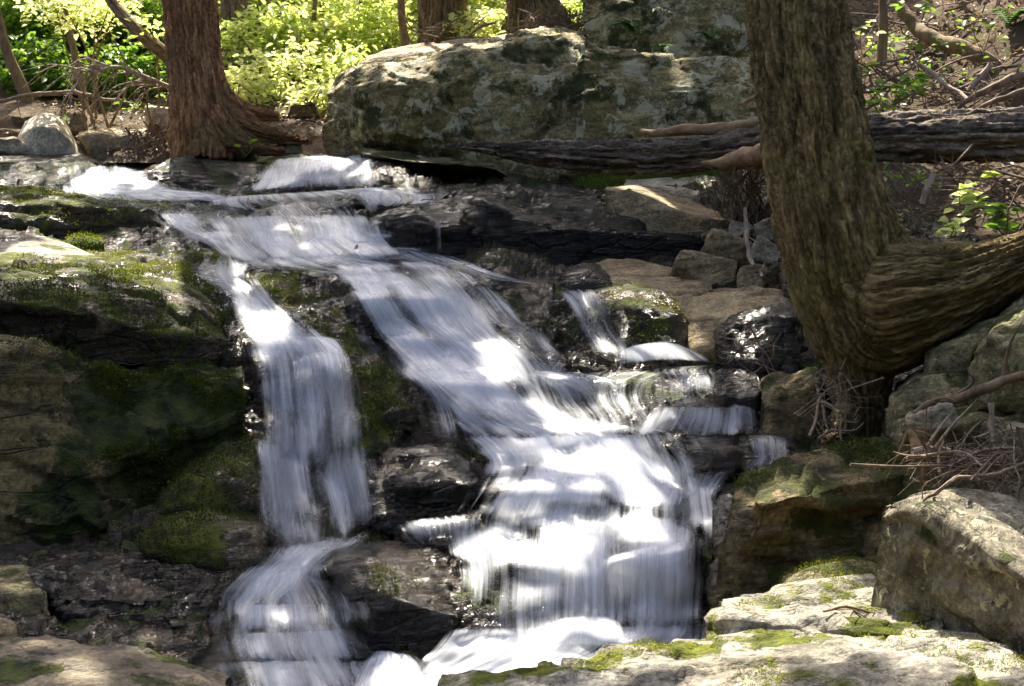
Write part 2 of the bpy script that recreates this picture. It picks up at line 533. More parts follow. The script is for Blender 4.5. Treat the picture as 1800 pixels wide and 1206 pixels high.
def water_mat(name):
    k = NT(name)
    uv = k.n('ShaderNodeUVMap'); uv.uv_map = 'flow'
    def stretch(a, b):
        m = k.n('ShaderNodeMapping'); m.inputs['Scale'].default_value = (a, b, 1); k.l(uv.outputs[0], m.inputs[0]); return m.outputs[0]
    s1 = k.noise(stretch(11, 0.55), 1.0, 3, 0.55, 0.25)
    s2 = k.noise(stretch(38, 0.8), 1.0, 3, 0.6, 0.15)
    s3 = k.noise(stretch(110, 1.6), 1.0, 2, 0.5)
    s4 = k.noise(stretch(5, 3.2), 1.0, 4, 0.6, 0.8)
    s = k.math('ADD', k.math('MULTIPLY', s1, 0.42), k.math('MULTIPLY', s2, 0.33))
    s = k.math('ADD', s, k.math('ADD', k.math('MULTIPLY', s3, 0.12), k.math('MULTIPLY', s4, 0.22)))
    at = k.n('ShaderNodeAttribute'); at.attribute_name = 'dens'
    d = at.outputs['Fac']
    a = k.math('ADD', k.math('MULTIPLY', d, 1.2), k.math('MULTIPLY', k.math('SUBTRACT', s, 0.55), 2.4))
    a = k.math('SUBTRACT', a, 0.19)
    a = k.math('MULTIPLY', k.ramp(a, 0.0, 1.0), k.ramp(d, 0.0, 0.35))
    a = k.math('MULTIPLY', a, 0.97)
    dif = k.n('ShaderNodeBsdfDiffuse'); tra = k.n('ShaderNodeBsdfTranslucent'); glo = k.n('ShaderNodeBsdfGlossy')
    c = (0.86, 0.88, 0.925, 1)
    dif.inputs[0].default_value = c; tra.inputs[0].default_value = c
    glo.inputs[0].default_value = (0.9, 0.92, 0.95, 1); glo.inputs['Roughness'].default_value = 0.35
    b = k.bump(s, 0.12, 0.03)
    for x in (dif, tra, glo): k.l(b, x.inputs['Normal'])
    m1 = k.n('ShaderNodeMixShader'); m1.inputs[0].default_value = 0.42
    k.l(dif.outputs[0], m1.inputs[1]); k.l(tra.outputs[0], m1.inputs[2])
    m2 = k.n('ShaderNodeMixShader'); m2.inputs[0].default_value = 0.10
    k.l(m1.outputs[0], m2.inputs[1]); k.l(glo.outputs[0], m2.inputs[2])
    tp = k.n('ShaderNodeBsdfTransparent')
    m3 = k.n('ShaderNodeMixShader'); k.l(a, m3.inputs[0]); k.l(tp.outputs[0], m3.inputs[1]); k.l(m2.outputs[0], m3.inputs[2])
    k.l(m3.outputs[0], k.out.inputs[0])
    return k.m

M_BED = rock_mat('wet_bedrock', (0.115, 0.088, 0.056), (0.07, 0.052, 0.033), (0.024, 0.019, 0.013), moss=0.29, wet=0.9, strata=0.8, sc=1.3)
M_DARK = rock_mat('wet_dark_rock', (0.062, 0.050, 0.038), (0.036, 0.029, 0.022), (0.014, 0.012, 0.010), moss=0.05, wet=1.0, strata=1.2, sc=1.4, crk=0.9)
M_WMOSS = rock_mat('wet_mossy_rock', (0.16, 0.12, 0.066), (0.09, 0.068, 0.038), (0.03, 0.024, 0.015), moss=0.50, wet=0.85, strata=0.7, sc=1.3, mossl=(0.17, 0.19, 0.010), mossd=(0.035, 0.045, 0.005))
M_MOSSBLOCK = rock_mat('mossy_block_rock', (0.21, 0.175, 0.10), (0.125, 0.102, 0.055), (0.05, 0.04, 0.022), moss=0.53, crk=0.9, moss_top=0.5, wet=0.15, strata=0.5, side_x=(-0.30, 0.30), mossd=(0.018, 0.030, 0.006), mossl=(0.065, 0.085, 0.010))
M_LICHEN = rock_mat('lichen_boulder_rock', (0.35, 0.295, 0.17), (0.21, 0.178, 0.088), (0.085, 0.073, 0.034), moss=0.39, lichen=1.15, strata=0.7, moss_top=0.2, mossd=(0.034, 0.040, 0.010), mossl=(0.10, 0.11, 0.025), crk=0.15)
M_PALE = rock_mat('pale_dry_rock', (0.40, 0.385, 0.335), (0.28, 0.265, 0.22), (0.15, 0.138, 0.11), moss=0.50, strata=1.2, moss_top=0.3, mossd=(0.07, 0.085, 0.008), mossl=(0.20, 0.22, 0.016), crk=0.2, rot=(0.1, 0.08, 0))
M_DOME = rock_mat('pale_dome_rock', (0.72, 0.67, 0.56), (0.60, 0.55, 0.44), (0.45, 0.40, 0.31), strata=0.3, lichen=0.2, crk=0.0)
M_TAN = rock_mat('tan_rock', (0.42, 0.355, 0.245), (0.29, 0.235, 0.15), (0.155, 0.122, 0.08), strata=0.8, lichen=0.25, crk=0.2)
M_WTAN = rock_mat('damp_tan_rock', (0.27, 0.235, 0.175), (0.19, 0.16, 0.115), (0.10, 0.085, 0.06), moss=0.28, strata=0.9, wet=0.45, crk=0.2)
M_GREY = rock_mat('grey_stone_rock', (0.50, 0.455, 0.36), (0.38, 0.335, 0.25), (0.25, 0.215, 0.155), strata=0.4, lichen=0.3, crk=0.1)
M_BROWN = rock_mat('brown_mossy_rock', (0.215, 0.175, 0.105), (0.135, 0.105, 0.060), (0.055, 0.044, 0.027), moss=0.38, strata=0.8, moss_top=1.4, wet=0.25, mossd=(0.045, 0.052, 0.010), mossl=(0.11, 0.115, 0.02), crk=0.25)
M_OLIVE = rock_mat('olive_lichen_rock', (0.29, 0.265, 0.165), (0.20, 0.175, 0.105), (0.095, 0.085, 0.052), moss=0.32, lichen=0.6, strata=0.5, mossd=(0.045, 0.055, 0.012), mossl=(0.11, 0.13, 0.026), sc=1.6, crk=0.2)
M_FIN = rock_mat('grained_fin_rock', (0.27, 0.255, 0.205), (0.19, 0.175, 0.135), (0.09, 0.08, 0.06), lichen=0.7, moss=0.2, strata=1.6, rot=(0.1, 1.25, 0.2), sc=1.3, crk=0.0)
M_EARTH = earth_mat('forest_earth', (0.135, 0.098, 0.064), (0.085, 0.063, 0.042), (0.25, 0.195, 0.135))
M_BARK_R = bark_mat('red_brown_bark', (0.17, 0.082, 0.036), (0.54, 0.28, 0.13), (0.26, 0.19, 0.075))
M_BARK_O = bark_mat('olive_brown_bark', (0.085, 0.060, 0.026), (0.29, 0.21, 0.092), (0.17, 0.145, 0.040))
M_BARK_P = bark_mat('pale_brown_bark', (0.18, 0.12, 0.065), (0.38, 0.27, 0.16), (0.24, 0.18, 0.10))
M_STEM = wood_mat('sapling_bark', (0.15, 0.10, 0.055), (0.29, 0.20, 0.11), 'z')
M_LOG = bark_mat('weathered_log_wood', (0.065, 0.050, 0.036), (0.36, 0.29, 0.215), (0.18, 0.145, 0.105))
M_SPLIT = wood_mat('bare_split_wood', (0.20, 0.125, 0.065), (0.40, 0.27, 0.15))
M_TWIG = wood_mat('dry_twig_wood', (0.11, 0.075, 0.048), (0.29, 0.22, 0.155), 'z')
M_TWIGP = wood_mat('pale_sunlit_twig_wood', (0.30, 0.22, 0.16), (0.55, 0.44, 0.34), 'z')  # lighter twig copy: pale dead bough, and sunlight put into the sticks' colour
M_ROOT = wood_mat('root_wood', (0.12, 0.078, 0.048), (0.26, 0.18, 0.115), 'z')
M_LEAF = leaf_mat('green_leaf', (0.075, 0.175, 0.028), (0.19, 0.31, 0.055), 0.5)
M_LEAFY = leaf_mat('sunlit_leaf', (0.24, 0.35, 0.06), (0.70, 0.75, 0.40), 0.5, tm=(1.45, 1.4, 0.85))  # sunlit copy of the leaf, strong sun put into a paler, yellower colour
M_LEAFW = leaf_mat('blown_out_leaf', (0.42, 0.50, 0.16), (0.72, 0.75, 0.42), 0.5, tm=(1.35, 1.3, 0.95))  # leaf colour whitened to stand for overexposure in full sun
M_CANOPY = leaf_mat('canopy_leaf', (0.03, 0.055, 0.012), (0.05, 0.08, 0.016), 0.15)
M_FERN = leaf_mat('fern_frond', (0.06, 0.16, 0.04), (0.10, 0.22, 0.06), 0.4)
M_LITTER = leaf_mat('dead_leaf', (0.13, 0.085, 0.055), (0.42, 0.31, 0.22), 0.1)
M_MOSSP = rock_mat('moss_cushion', (0.04, 0.07, 0.01), (0.06, 0.10, 0.012), (0.03, 0.05, 0.008), moss=1.2, strata=0.2, mossd=(0.03, 0.06, 0.006), mossl=(0.09, 0.15, 0.012))
M_MOSSD = leaf_mat('dark_moss_shoot', (0.030, 0.046, 0.008), (0.085, 0.110, 0.016), 0.25, 0.15)
M_MOSSL = leaf_mat('bright_moss_shoot', (0.085, 0.105, 0.010), (0.22, 0.25, 0.022), 0.3, 0.15)
M_WATER = water_mat('silky_white_water')
# ------------------------------------------------------------------ the setting: ground, stream bed
def H(x, y):
    """height of the forest floor: low in the ravine, climbing behind the falls and up the right bank"""
    x, y = np.broadcast_arrays(np.asarray(x, float), np.asarray(y, float))
    back = -0.12 + 0.24 * (y - 13.2) + 0.012 * np.maximum(y - 18, 0) ** 2 * 0.6
    back = np.where(y > 12.6, back, -0.264 - (12.6 - y) * 1.6)
    left = np.clip(-x - 1.5, 0, 40)
    back = back + 0.035 * left * sstep(13, 17, y)
    right = -0.30 + 0.42 * (y - 10.2) + 0.30 * (x - 3.0)
    right = np.where(x > 2.0, right, right - (2.0 - x) * 2.5)
    right = np.where(y > 8.6, right, right - (8.6 - y) * 0.6)
    z = np.maximum(back, right)
    z = np.maximum(z, -3.3)
    return np.minimum(z, 16 + 0 * z)

def forest_ground():
    xs = np.concatenate([np.linspace(-70, -9, 40), np.linspace(-8.8, 9, 230), np.linspace(9.3, 70, 40)])
    ys = np.concatenate([np.linspace(-60, 8, 40), np.linspace(8.1, 24, 200), np.linspace(24.3, 110, 70)])
    X, Y = np.meshgrid(xs, ys)
    Z = H(X, Y)
    p = np.stack([X, Y, Z], -1)
    near = sstep(40, 20, np.abs(Y - 14) + np.abs(X))
    Z = Z + (0.16 * fbm(p * 0.9, 4, 3) + 0.07 * fbm(p * 4, 3, 8)) * (0.3 + near) * (Z > -3.2) * 1.0
    p[..., 2] = Z
    o = mesh_obj('forest_ground', p, [quads(len(ys), len(xs))], M_EARTH, origin=np.zeros(3))
    tag(o, kind='structure')
forest_ground()

CTRL = np.array([
 (-500,1500,4.6),(300,1500,4.9),(900,1500,5.3),(1500,1500,5.3),(2300,1500,5.2),
 (-300,1206,5.6),(0,1206,5.75),(300,1206,6.0),(600,1206,6.45),(900,1206,6.5),(1150,1206,6.5),(1500,1206,6.3),(2100,1200,6.1),
 (-300,1130,6.0),(0,1130,6.15),(400,1130,6.45),(600,1140,6.75),(900,1150,6.8),(1200,1130,6.9),(1500,1100,6.7),(2100,1050,6.4),
 (-300,990,6.9),(0,1000,6.95),(200,980,7.05),(420,1000,7.05),(560,965,7.55),(700,975,7.3),(850,985,7.22),(1000,1000,7.12),(1200,1000,7.15),(1350,1000,7.0),(1600,950,6.85),(2100,900,6.6),
 (880,1100,6.88),(1050,1100,6.95),(1180,1090,6.95),(900,940,7.5),(1050,930,7.45),(1200,930,7.4),
 (0,900,7.6),(300,900,7.6),(550,860,8.1),(720,900,7.75),(900,890,7.75),(1100,870,7.75),(1230,880,7.7),(1400,880,7.2),(-300,850,7.9),
 (0,770,8.1),(300,770,8.2),(540,780,8.35),(700,780,8.2),(900,800,8.05),(1000,770,8.25),(1100,785,8.1),(1250,800,8.2),(1350,790,8.2),(1500,780,7.6),(1800,750,7.4),(2200,700,7.3),
 (0,640,8.6),(300,640,8.7),(500,625,8.8),(650,650,8.85),(800,640,8.85),(920,670,8.65),(1000,650,8.9),(1200,645,9.0),(1350,660,8.75),(1500,640,8.3),(1800,600,8.1),
 (0,520,9.2),(300,500,9.6),(430,500,9.6),(600,500,9.75),(800,510,9.6),(1000,512,9.6),(1060,600,9.1),(1250,500,9.9),(1400,520,9.4),(1600,480,9.0),(1900,450,8.8),(2200,450,8.8),(-300,500,9.2),
 (0,430,10.4),(300,432,10.6),(480,440,10.5),(600,440,10.5),(800,440,10.6),(1000,450,10.7),(1300,430,10.5),(1800,380,9.8),
 (-300,375,11.0),(0,375,11.1),(300,375,11.3),(450,380,11.3),(600,376,11.4),(800,380,11.3),(1100,370,11.3),(1400,370,10.7),(450,428,10.75),(620,426,10.75),
 (0,342,11.9),(300,347,11.9),(550,342,12.0),(800,335,12.0),(1100,330,11.9),(1400,320,11.3),(2200,250,10.5),
 (-300,285,13.1),(0,287,13),(150,286,13),(300,287,13),(450,292,12.9),(550,276,13.1),(640,276,13.0),(900,285,12.9),(1300,285,12.4),
 (150,335,12.4),(560,322,12.5),
 (-300,270,16),(300,269,16),(600,268,16),(900,270,15),(1300,270,14)], float)
def tps_fit(c):
    x = c[:, :2] / 300.0; y = np.log(c[:, 2])
    d = np.linalg.norm(x[:, None] - x[None], axis=-1)
    K = np.where(d > 0, d * d * np.log(d + 1e-12), 0) + np.eye(len(x)) * 0.004
    Pm = np.concatenate([np.ones((len(x), 1)), x], 1)
    A = np.block([[K, Pm], [Pm.T, np.zeros((3, 3))]])
    return x, np.linalg.solve(A, np.concatenate([y, np.zeros(3)]))
TX, TW = tps_fit(CTRL)
def D(u, v):
    u, v = np.broadcast_arrays(np.asarray(u, float), np.asarray(v, float))
    q = np.stack([u.ravel(), v.ravel()], -1) / 300.0
    out = np.zeros(len(q))
    for a in range(0, len(q), 4000):
        b = q[a:a + 4000]
        d = np.linalg.norm(b[:, None] - TX[None], axis=-1)
        out[a:a + 4000] = (d * d * np.log(d + 1e-12)) @ TW[:-3] + TW[-3] + b @ TW[-2:]
    return np.exp(out).reshape(u.shape)

def stream_bed():
    us = np.concatenate([np.linspace(-500, -40, 24), np.arange(-30, 1830, 3.6), np.linspace(1840, 2300, 24)])
    vs = np.concatenate([np.linspace(1500, 1215, 20), np.arange(1206, 272, -3.2), np.linspace(271, 268.5, 8)])
    U, V_ = np.meshgrid(us, vs)
    g = P(U, V_, D(U, V_))
    n = smooth_grid(grid_normals(g), 3)
    top = sstep(300, 276, V_)
    g2 = rough(g, n, 0.10, 1.5, 40, 0.9, (0.12, -0.28, 1.0))
    g2 = rough(g2, n, 0.04, 4.5, 44, 0.6, (0.12, -0.28, 1.0))
    g = g * top[..., None] + g2 * (1 - top[..., None])
    V = g.reshape(-1, 3)
    q = quads(len(vs), len(us))
    o = mesh_obj('stream_bed', V, [q], M_BED, origin=np.zeros(3))
    tag(o, kind='structure')
    WET.append((V, q))
stream_bed()

# the still water of the pool above the lip
def pool():
    X, Y = np.meshgrid(np.linspace(-5.4, 0.6, 60), np.linspace(13.1, 15.2, 24))
    g = np.stack([X, Y, -0.085 + 0.006 * fbm(np.stack([X * 2, Y * 5, X * 0], -1), 3, 5)], -1)
    k = NT('pool_water')
    k.bsdf.inputs['Base Color'].default_value = (0.10, 0.085, 0.05, 1)
    k.bsdf.inputs['Roughness'].default_value = 0.08
    k.l(k.bump(k.noise(k.coord((1, 3, 1)), 9, 4, 0.6), 0.3, 0.02), k.bsdf.inputs['Normal'])
    tag(mesh_obj('pool_water', g, [quads(24, 60)], k.m), kind='structure')
pool()

# ------------------------------------------------------------------ rocks of the cascade (water lies on these)
slab('mossy_boulder', 'huge square mossy boulder left of the left fall, pale brown at its far end', [
    ([(-90, 1000), (90, 985), (190, 970), (300, 860), (436, 800)], [7.15, 7.2, 7.35, 7.75, 8.05]),
    ([(-90, 800), (200, 800), (430, 720)], [7.3, 7.5, 8.05]),
    ([(-90, 606), (60, 612), (200, 662), (428, 664)], [7.55, 7.7, 7.95, 8.2]),
    ([(-90, 578), (60, 586), (205, 640), (426, 648)], [8.6, 8.6, 8.6, 8.7])], M_MOSSBLOCK, 0.075, 2.0, 3, 0.7, wet=True, rnd=0.05, res=0.018, cat='boulder')
slab('mossy_ledge', 'dark green mossy ledge overhanging the square boulder left of the fall', [
    ([(-90, 545), (60, 575), (200, 618), (300, 640), (405, 640)], [8.25, 8.3, 8.35, 8.45, 8.7]),
    ([(-90, 518), (100, 540), (250, 580), (400, 600)], [8.15, 8.25, 8.35, 8.6]),
    ([(-90, 500), (120, 515), (260, 530), (330, 545), (388, 575)], [8.35, 8.5, 8.6, 8.75, 8.8]),
    ([(-90, 455), (150, 462), (290, 470), (350, 500), (402, 540)], [9.7, 9.7, 9.7, 9.5, 9.2])], M_WMOSS, 0.06, 2.0, 5, 0.6, wet=True, res=0.018)
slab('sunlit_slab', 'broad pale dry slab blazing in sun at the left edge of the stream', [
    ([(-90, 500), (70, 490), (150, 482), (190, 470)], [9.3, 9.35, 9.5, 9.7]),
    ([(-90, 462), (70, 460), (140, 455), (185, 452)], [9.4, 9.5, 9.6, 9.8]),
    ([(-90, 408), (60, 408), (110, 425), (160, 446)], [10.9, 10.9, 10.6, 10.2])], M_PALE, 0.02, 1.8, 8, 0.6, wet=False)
slab('mossy_hump', 'bright mossy hump of wet rock beside the head of the left chute', [
    ([(195, 520), (280, 530), (350, 560), (385, 570)], [9.0, 9.0, 8.95, 8.95]),
    ([(190, 495), (260, 495), (330, 520), (380, 552)], [9.1, 9.1, 9.1, 9.05]),
    ([(200, 482), (255, 474), (310, 488), (375, 535)], [9.5, 9.6, 9.6, 9.4])], M_WMOSS, 0.035, 2.6, 9, 0.3, wet=True)
slab('moss_hummock', 'small lens of moss covered rock beside the sunlit slab', [
    ([(112, 428), (150, 431), (184, 424)], 10.5), ([(118, 420), (150, 414), (180, 420)], [10.6, 10.55, 10.6]), ([(125, 416), (150, 411), (172, 416)], 10.9)],
    M_MOSSP, 0.012, 4, 10, 0)
slab('yellow_mossy_rock', 'flat olive mossy rock at the foot of the long water ledge', [
    ([(300, 470), (340, 476), (400, 468), (425, 462)], 10.1), ([(298, 450), (350, 445), (420, 455)], [10.2, 10.2, 10.2]), ([(310, 440), (350, 434), (410, 448)], 10.6)],
    M_WMOSS, 0.02, 3, 12, 0.3, wet=True)
slab('mossy_step', 'long low step with mossy dark face at the upper left', [
    ([(-90, 398), (100, 398), (200, 393), (290, 384)], [10.9, 10.9, 11.05, 11.2]),
    ([(-90, 352), (110, 357), (230, 366), (300, 374)], [11.0, 11.0, 11.15, 11.3]),
    ([(-90, 328), (60, 331), (200, 348), (320, 366)], [12.1, 12.0, 11.9, 11.7])], M_WMOSS, 0.05, 2.0, 14, 0.6, wet=True)
slab('flat_stone', 'smaller of two flat grey stones on the mossy ledge, at the picture edge', [
    ([(-40, 515), (20, 518), (46, 512)], 8.7), ([(-40, 500), (15, 500), (47, 506)], [8.75, 8.75, 8.8]), ([(-40, 487), (15, 487), (40, 498)], 9.1)], M_GREY, 0.012, 4, 15, 0.5)
slab('flat_stone', 'longer flat grey stone lying on the mossy ledge below the sunlit slab', [
    ([(38, 512), (80, 516), (124, 514)], 8.8), ([(38, 502), (80, 504), (122, 508)], 8.85), ([(45, 496), (75, 490), (112, 498)], 9.2)], M_GREY, 0.012, 4, 16, 0.5)
slab('wedge_rock', 'wet mossy wedge of rock splitting the left chute from the main chute', [
    ([(500, 600), (560, 650), (620, 680), (665, 668)], [8.75, 8.7, 8.65, 8.7]),
    ([(455, 520), (530, 545), (600, 580), (640, 600)], [9.3, 9.2, 9.05, 8.95]),
    ([(405, 478), (480, 480), (560, 485), (612, 530)], [9.85, 9.85, 9.85, 9.5]),
    ([(410, 468), (480, 463), (560, 462), (590, 480)], [10.1, 10.2, 10.2, 10.0])], M_WMOSS, 0.05, 2.6, 18, 0.7, wet=True, tilt=(0.3, -0.4, 1))
slab('broken_rock', 'dark broken rock with moss tufts between the two falls', [
    ([(590, 790), (640, 800), (705, 780)], [8.0, 7.95, 8.05]),
    ([(600, 700), (660, 700), (730, 720)], [8.35, 8.25, 8.2]),
    ([(560, 640), (620, 640), (700, 660)], [8.7, 8.55, 8.55]),
    ([(555, 620), (630, 612), (690, 636)], [9.0, 8.9, 8.9])], M_WMOSS, 0.06, 3.0, 20, 0.5, wet=True)
slab('layered_rock', 'dark dripping layered rock in the middle of the cascade', [
    ([(640, 915), (700, 918), (760, 910), (835, 892)], [7.5, 7.5, 7.5, 7.55]),
    ([(645, 850), (720, 845), (800, 850), (870, 850)], [7.65, 7.55, 7.6, 7.75]),
    ([(640, 805), (700, 790), (790, 792), (870, 825)], [7.95, 7.9, 7.95, 8.0]),
    ([(650, 790), (710, 772), (790, 778), (860, 808)], [8.25, 8.25, 8.25, 8.2])], M_DARK, 0.07, 2.8, 22, 1.0, wet=True)
slab('black_boulder', 'black sharp edged boulder low in the middle, water sliding off its back', [
    ([(600, 1075), (660, 1125), (740, 1150), (826, 1130)], [6.72, 6.68, 6.72, 6.8]),
    ([(590, 1030), (650, 1040), (740, 1065), (824, 1085)], [6.72, 6.68, 6.72, 6.84]),
    ([(566, 998), (630, 1004), (700, 1030), (760, 1050), (815, 1060)], [6.85, 6.78, 6.78, 6.85, 6.95]),
    ([(562, 974), (640, 950), (740, 950), (815, 985)], [7.25, 7.35, 7.35, 7.25])], M_DARK, 0.035, 2.4, 24, 0.5, wet=True, cat='boulder')
slab('wet_flat_ledge', 'broad wet ledge with brown broken face at the lower left', [
    ([(60, 1118), (150, 1115), (240, 1108), (310, 1100), (395, 1085)], [6.42, 6.42, 6.45, 6.5, 6.6]),
    ([(70, 1050), (150, 1048), (250, 1045), (390, 1050)], [6.48, 6.5, 6.55, 6.65]),
    ([(-90, 1025), (100, 1020), (250, 1026), (395, 1036)], [6.6, 6.65, 6.7, 6.75]),
    ([(-90, 962), (100, 962), (260, 968), (450, 995)], [7.2, 7.2, 7.2, 7.2])], M_DARK, 0.07, 3.0, 26, 0.9, wet=True, smooth=1)
slab('grey_block', 'squared grey block at the left picture edge, low down', [
    ([(-60, 1110), (40, 1105), (90, 1100)], 6.3), ([(-60, 1045), (40, 1042), (88, 1040)], 6.35), ([(-60, 1000), (30, 992), (62, 1000)], 6.8)], M_OLIVE, 0.03, 2.5, 27, 0.3)
slab('grey_block', 'small brown cobble at the left picture edge under the grey block', [
    ([(-60, 1118), (0, 1116), (34, 1108)], 6.1), ([(-60, 1092), (5, 1088), (34, 1098)], 6.15), ([(-60, 1082), (5, 1080), (25, 1090)], 6.4)], M_TAN, 0.012, 4, 28, 0.2)
slab('wet_slope_rock', 'lower of two wet mossy slanting rocks between the square boulder and left fall', [
    ([(230, 960), (330, 985), (400, 1000), (480, 990)], [7.1, 7.0, 7.0, 7.1]),
    ([(228, 945), (300, 935), (380, 930), (480, 930)], [7.2, 7.15, 7.15, 7.25]),
    ([(235, 930), (280, 900), (350, 890), (475, 895)], [7.45, 7.5, 7.55, 7.7])], M_WMOSS, 0.045, 2.8, 30, 0.6, wet=True)
slab('wet_slope_rock', 'upper of two wet mossy slanting rocks, just behind the base of the left fall', [
    ([(250, 905), (340, 890), (440, 890), (490, 880)], [7.45, 7.45, 7.5, 7.6]),
    ([(262, 880), (330, 850), (420, 845), (490, 830)], [7.55, 7.55, 7.6, 7.75]),
    ([(285, 855), (350, 800), (410, 780), (480, 775)], [7.75, 7.9, 7.95, 8.0])], M_WMOSS, 0.045, 2.6, 31, 0.6, wet=True)
slab('pale_bank_rock', 'flat tan rock in weak sun at the bottom left corner', [
    ([(-90, 1330), (150, 1330), (470, 1330)], [5.0, 5.1, 5.3]), ([(-90, 1215), (150, 1222), (440, 1235)], [5.45, 5.45, 5.55]), ([(-90, 1122), (60, 1120), (200, 1135), (300, 1155), (400, 1195)], [6.0, 6.0, 6.0, 5.95, 5.85])],
    M_WTAN, 0.035, 2.0, 33, 0.8, wet=False)
slab('dark_cap_rock', 'low dark wet rock standing in the top pool', [
    ([(255, 318), (310, 322), (370, 326), (405, 333)], [12.35, 12.3, 12.3, 12.3]), ([(256, 302), (320, 300), (375, 315), (402, 331)], 12.4), ([(262, 298), (300, 280), (335, 271), (365, 292), (385, 312)], 12.75)],
    M_DARK, 0.035, 2.8, 35, 0.4, wet=False)
slab('lip_rock', 'wet sheet of rock between the dark cap rock and the top dome of water', [
    ([(370, 335), (420, 334), (450, 330)], 12.25), ([(345, 283), (400, 286), (462, 289)], 12.7), ([(345, 276), (400, 280), (470, 283)], 13.2)], M_BED, 0.025, 2.5, 36, 0.5, wet=True)
slab('hump_rock', 'wet hump of rock under the topmost dome of water', [
    ([(446, 340), (560, 338), (662, 332)], 12.25), ([(456, 306), (560, 296), (655, 300)], 12.5), ([(466, 288), (560, 279), (646, 280)], 12.8), ([(478, 282), (560, 273), (640, 272)], 13.1)], M_BED, 0.012, 2.5, 38, 0.3, wet=True, rnd=0.1)
slab('pointed_rock', 'black pointed rock at the left end of the dark ledge, a trickle on it', [
    ([(645, 430), (700, 440), (790, 446), (850, 450)], [10.35, 10.3, 10.3, 10.35]),
    ([(642, 402), (680, 375), (740, 378), (770, 395), (800, 400), (812, 385), (815, 352)], [10.5, 10.4, 10.35, 10.3, 10.3, 10.35, 10.5]),
    ([(645, 388), (690, 366), (740, 352), (790, 350), (812, 344)], [10.9, 10.8, 10.9, 10.9, 10.9])], M_DARK, 0.035, 3.2, 37, 0.6, wet=True)
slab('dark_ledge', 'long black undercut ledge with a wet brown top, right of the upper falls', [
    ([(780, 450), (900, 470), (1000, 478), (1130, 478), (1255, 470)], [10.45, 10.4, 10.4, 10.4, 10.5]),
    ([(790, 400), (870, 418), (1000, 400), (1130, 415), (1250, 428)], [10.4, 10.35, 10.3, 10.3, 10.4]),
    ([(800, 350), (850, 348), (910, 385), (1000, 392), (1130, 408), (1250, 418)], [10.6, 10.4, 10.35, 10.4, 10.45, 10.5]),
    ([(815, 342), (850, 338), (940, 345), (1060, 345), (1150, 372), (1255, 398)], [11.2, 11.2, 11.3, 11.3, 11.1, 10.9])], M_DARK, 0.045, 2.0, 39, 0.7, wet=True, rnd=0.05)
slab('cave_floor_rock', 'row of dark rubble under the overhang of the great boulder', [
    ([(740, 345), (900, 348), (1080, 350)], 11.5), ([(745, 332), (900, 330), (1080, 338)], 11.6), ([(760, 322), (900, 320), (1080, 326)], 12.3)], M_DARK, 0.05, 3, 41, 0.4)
slab('tilted_slab', 'big tilted tan slab with a sunlit upper edge beside the dark ledge', [
    ([(1062, 345), (1100, 385), (1160, 412), (1230, 418), (1290, 398)], [10.85, 10.7, 10.55, 10.5, 10.6]),
    ([(1058, 332), (1110, 338), (1160, 362), (1230, 384), (1292, 386)], [10.85, 10.7, 10.55, 10.5, 10.6]),
    ([(1064, 328), (1120, 324), (1190, 345), (1265, 366), (1290, 380)], [11.1, 11.2, 11.2, 11.2, 10.9])], M_TAN, 0.025, 2.4, 43, 0.7, rnd=0.05)
slab('back_slab', 'pale flat slab behind the tilted slab, under the fallen log', [
    ([(1095, 330), (1170, 350), (1280, 372)], 11.4), ([(1095, 322), (1180, 335), (1280, 345)], 11.45), ([(1100, 316), (1190, 312), (1240, 308), (1285, 318)], 12.0)], M_GREY, 0.02, 2.5, 45, 0.8)
slab('shelf_slab', 'pale wet shelf slab right of the dark wedge rock in the right branch', [
    ([(1085, 520), (1140, 522), (1200, 520), (1252, 516)], [9.5, 9.5, 9.5, 9.6]), ([(1055, 500), (1140, 508), (1252, 500)], [9.65, 9.6, 9.7]), ([(1045, 456), (1120, 458), (1255, 482)], [10.2, 10.2, 10.1])], M_TAN, 0.02, 2.6, 47, 0.5)
slab('dark_wedge_rock', 'dark wedge rock with one glaring sunlit tip, left of the shelf slab', [
    ([(985, 498), (1040, 502), (1090, 506)], [9.75, 9.65, 9.6]), ([(984, 480), (1040, 472), (1086, 500)], [9.8, 9.7, 9.65]), ([(992, 474), (1022, 458), (1045, 460), (1082, 496)], [10.1, 10.1, 10.05, 9.8])], M_DARK, 0.018, 3.5, 49, 0.3)
slab('tan_bank_slab', 'wide tan slab sloping to the stream below the rubble stones', [
    ([(1205, 615), (1260, 610), (1400, 600)], [8.95, 8.95, 8.95]), ([(1195, 560), (1280, 560), (1400, 550)], [9.15, 9.1, 9.05]), ([(1150, 520), (1240, 522), (1300, 515), (1400, 520)], [9.5, 9.45, 9.4, 9.3]), ([(1150, 511), (1230, 512), (1320, 500), (1400, 505)], [9.8, 9.8, 9.8, 9.7])],
    M_TAN, 0.035, 2.2, 51, 0.6)
slab('mossy_fall_rock', 'brown dripping rock wall right of the right hand branch fall', [
    ([(1080, 600), (1140, 610), (1210, 606)], [8.95, 8.95, 9.0]), ([(1055, 545), (1120, 540), (1205, 560)], [9.2, 9.1, 9.1]), ([(1040, 512), (1110, 508), (1165, 520), (1196, 545)], [9.45, 9.4, 9.3, 9.2]), ([(1040, 502), (1110, 500), (1165, 510), (1190, 530)], [9.7, 9.65, 9.55, 9.4])], M_BED, 0.045, 2.8, 53, 0.4, wet=True)
slab('ledge_rock', 'dark mossy wet rock splitting the right branch steps', [
    ([(1068, 690), (1110, 705), (1165, 706)], [8.55, 8.5, 8.5]), ([(1062, 670), (1110, 668), (1165, 672)], 8.6), ([(1065, 655), (1110, 648), (1162, 648)], 8.95)], M_WMOSS, 0.03, 3.2, 55, 0.4, wet=True)
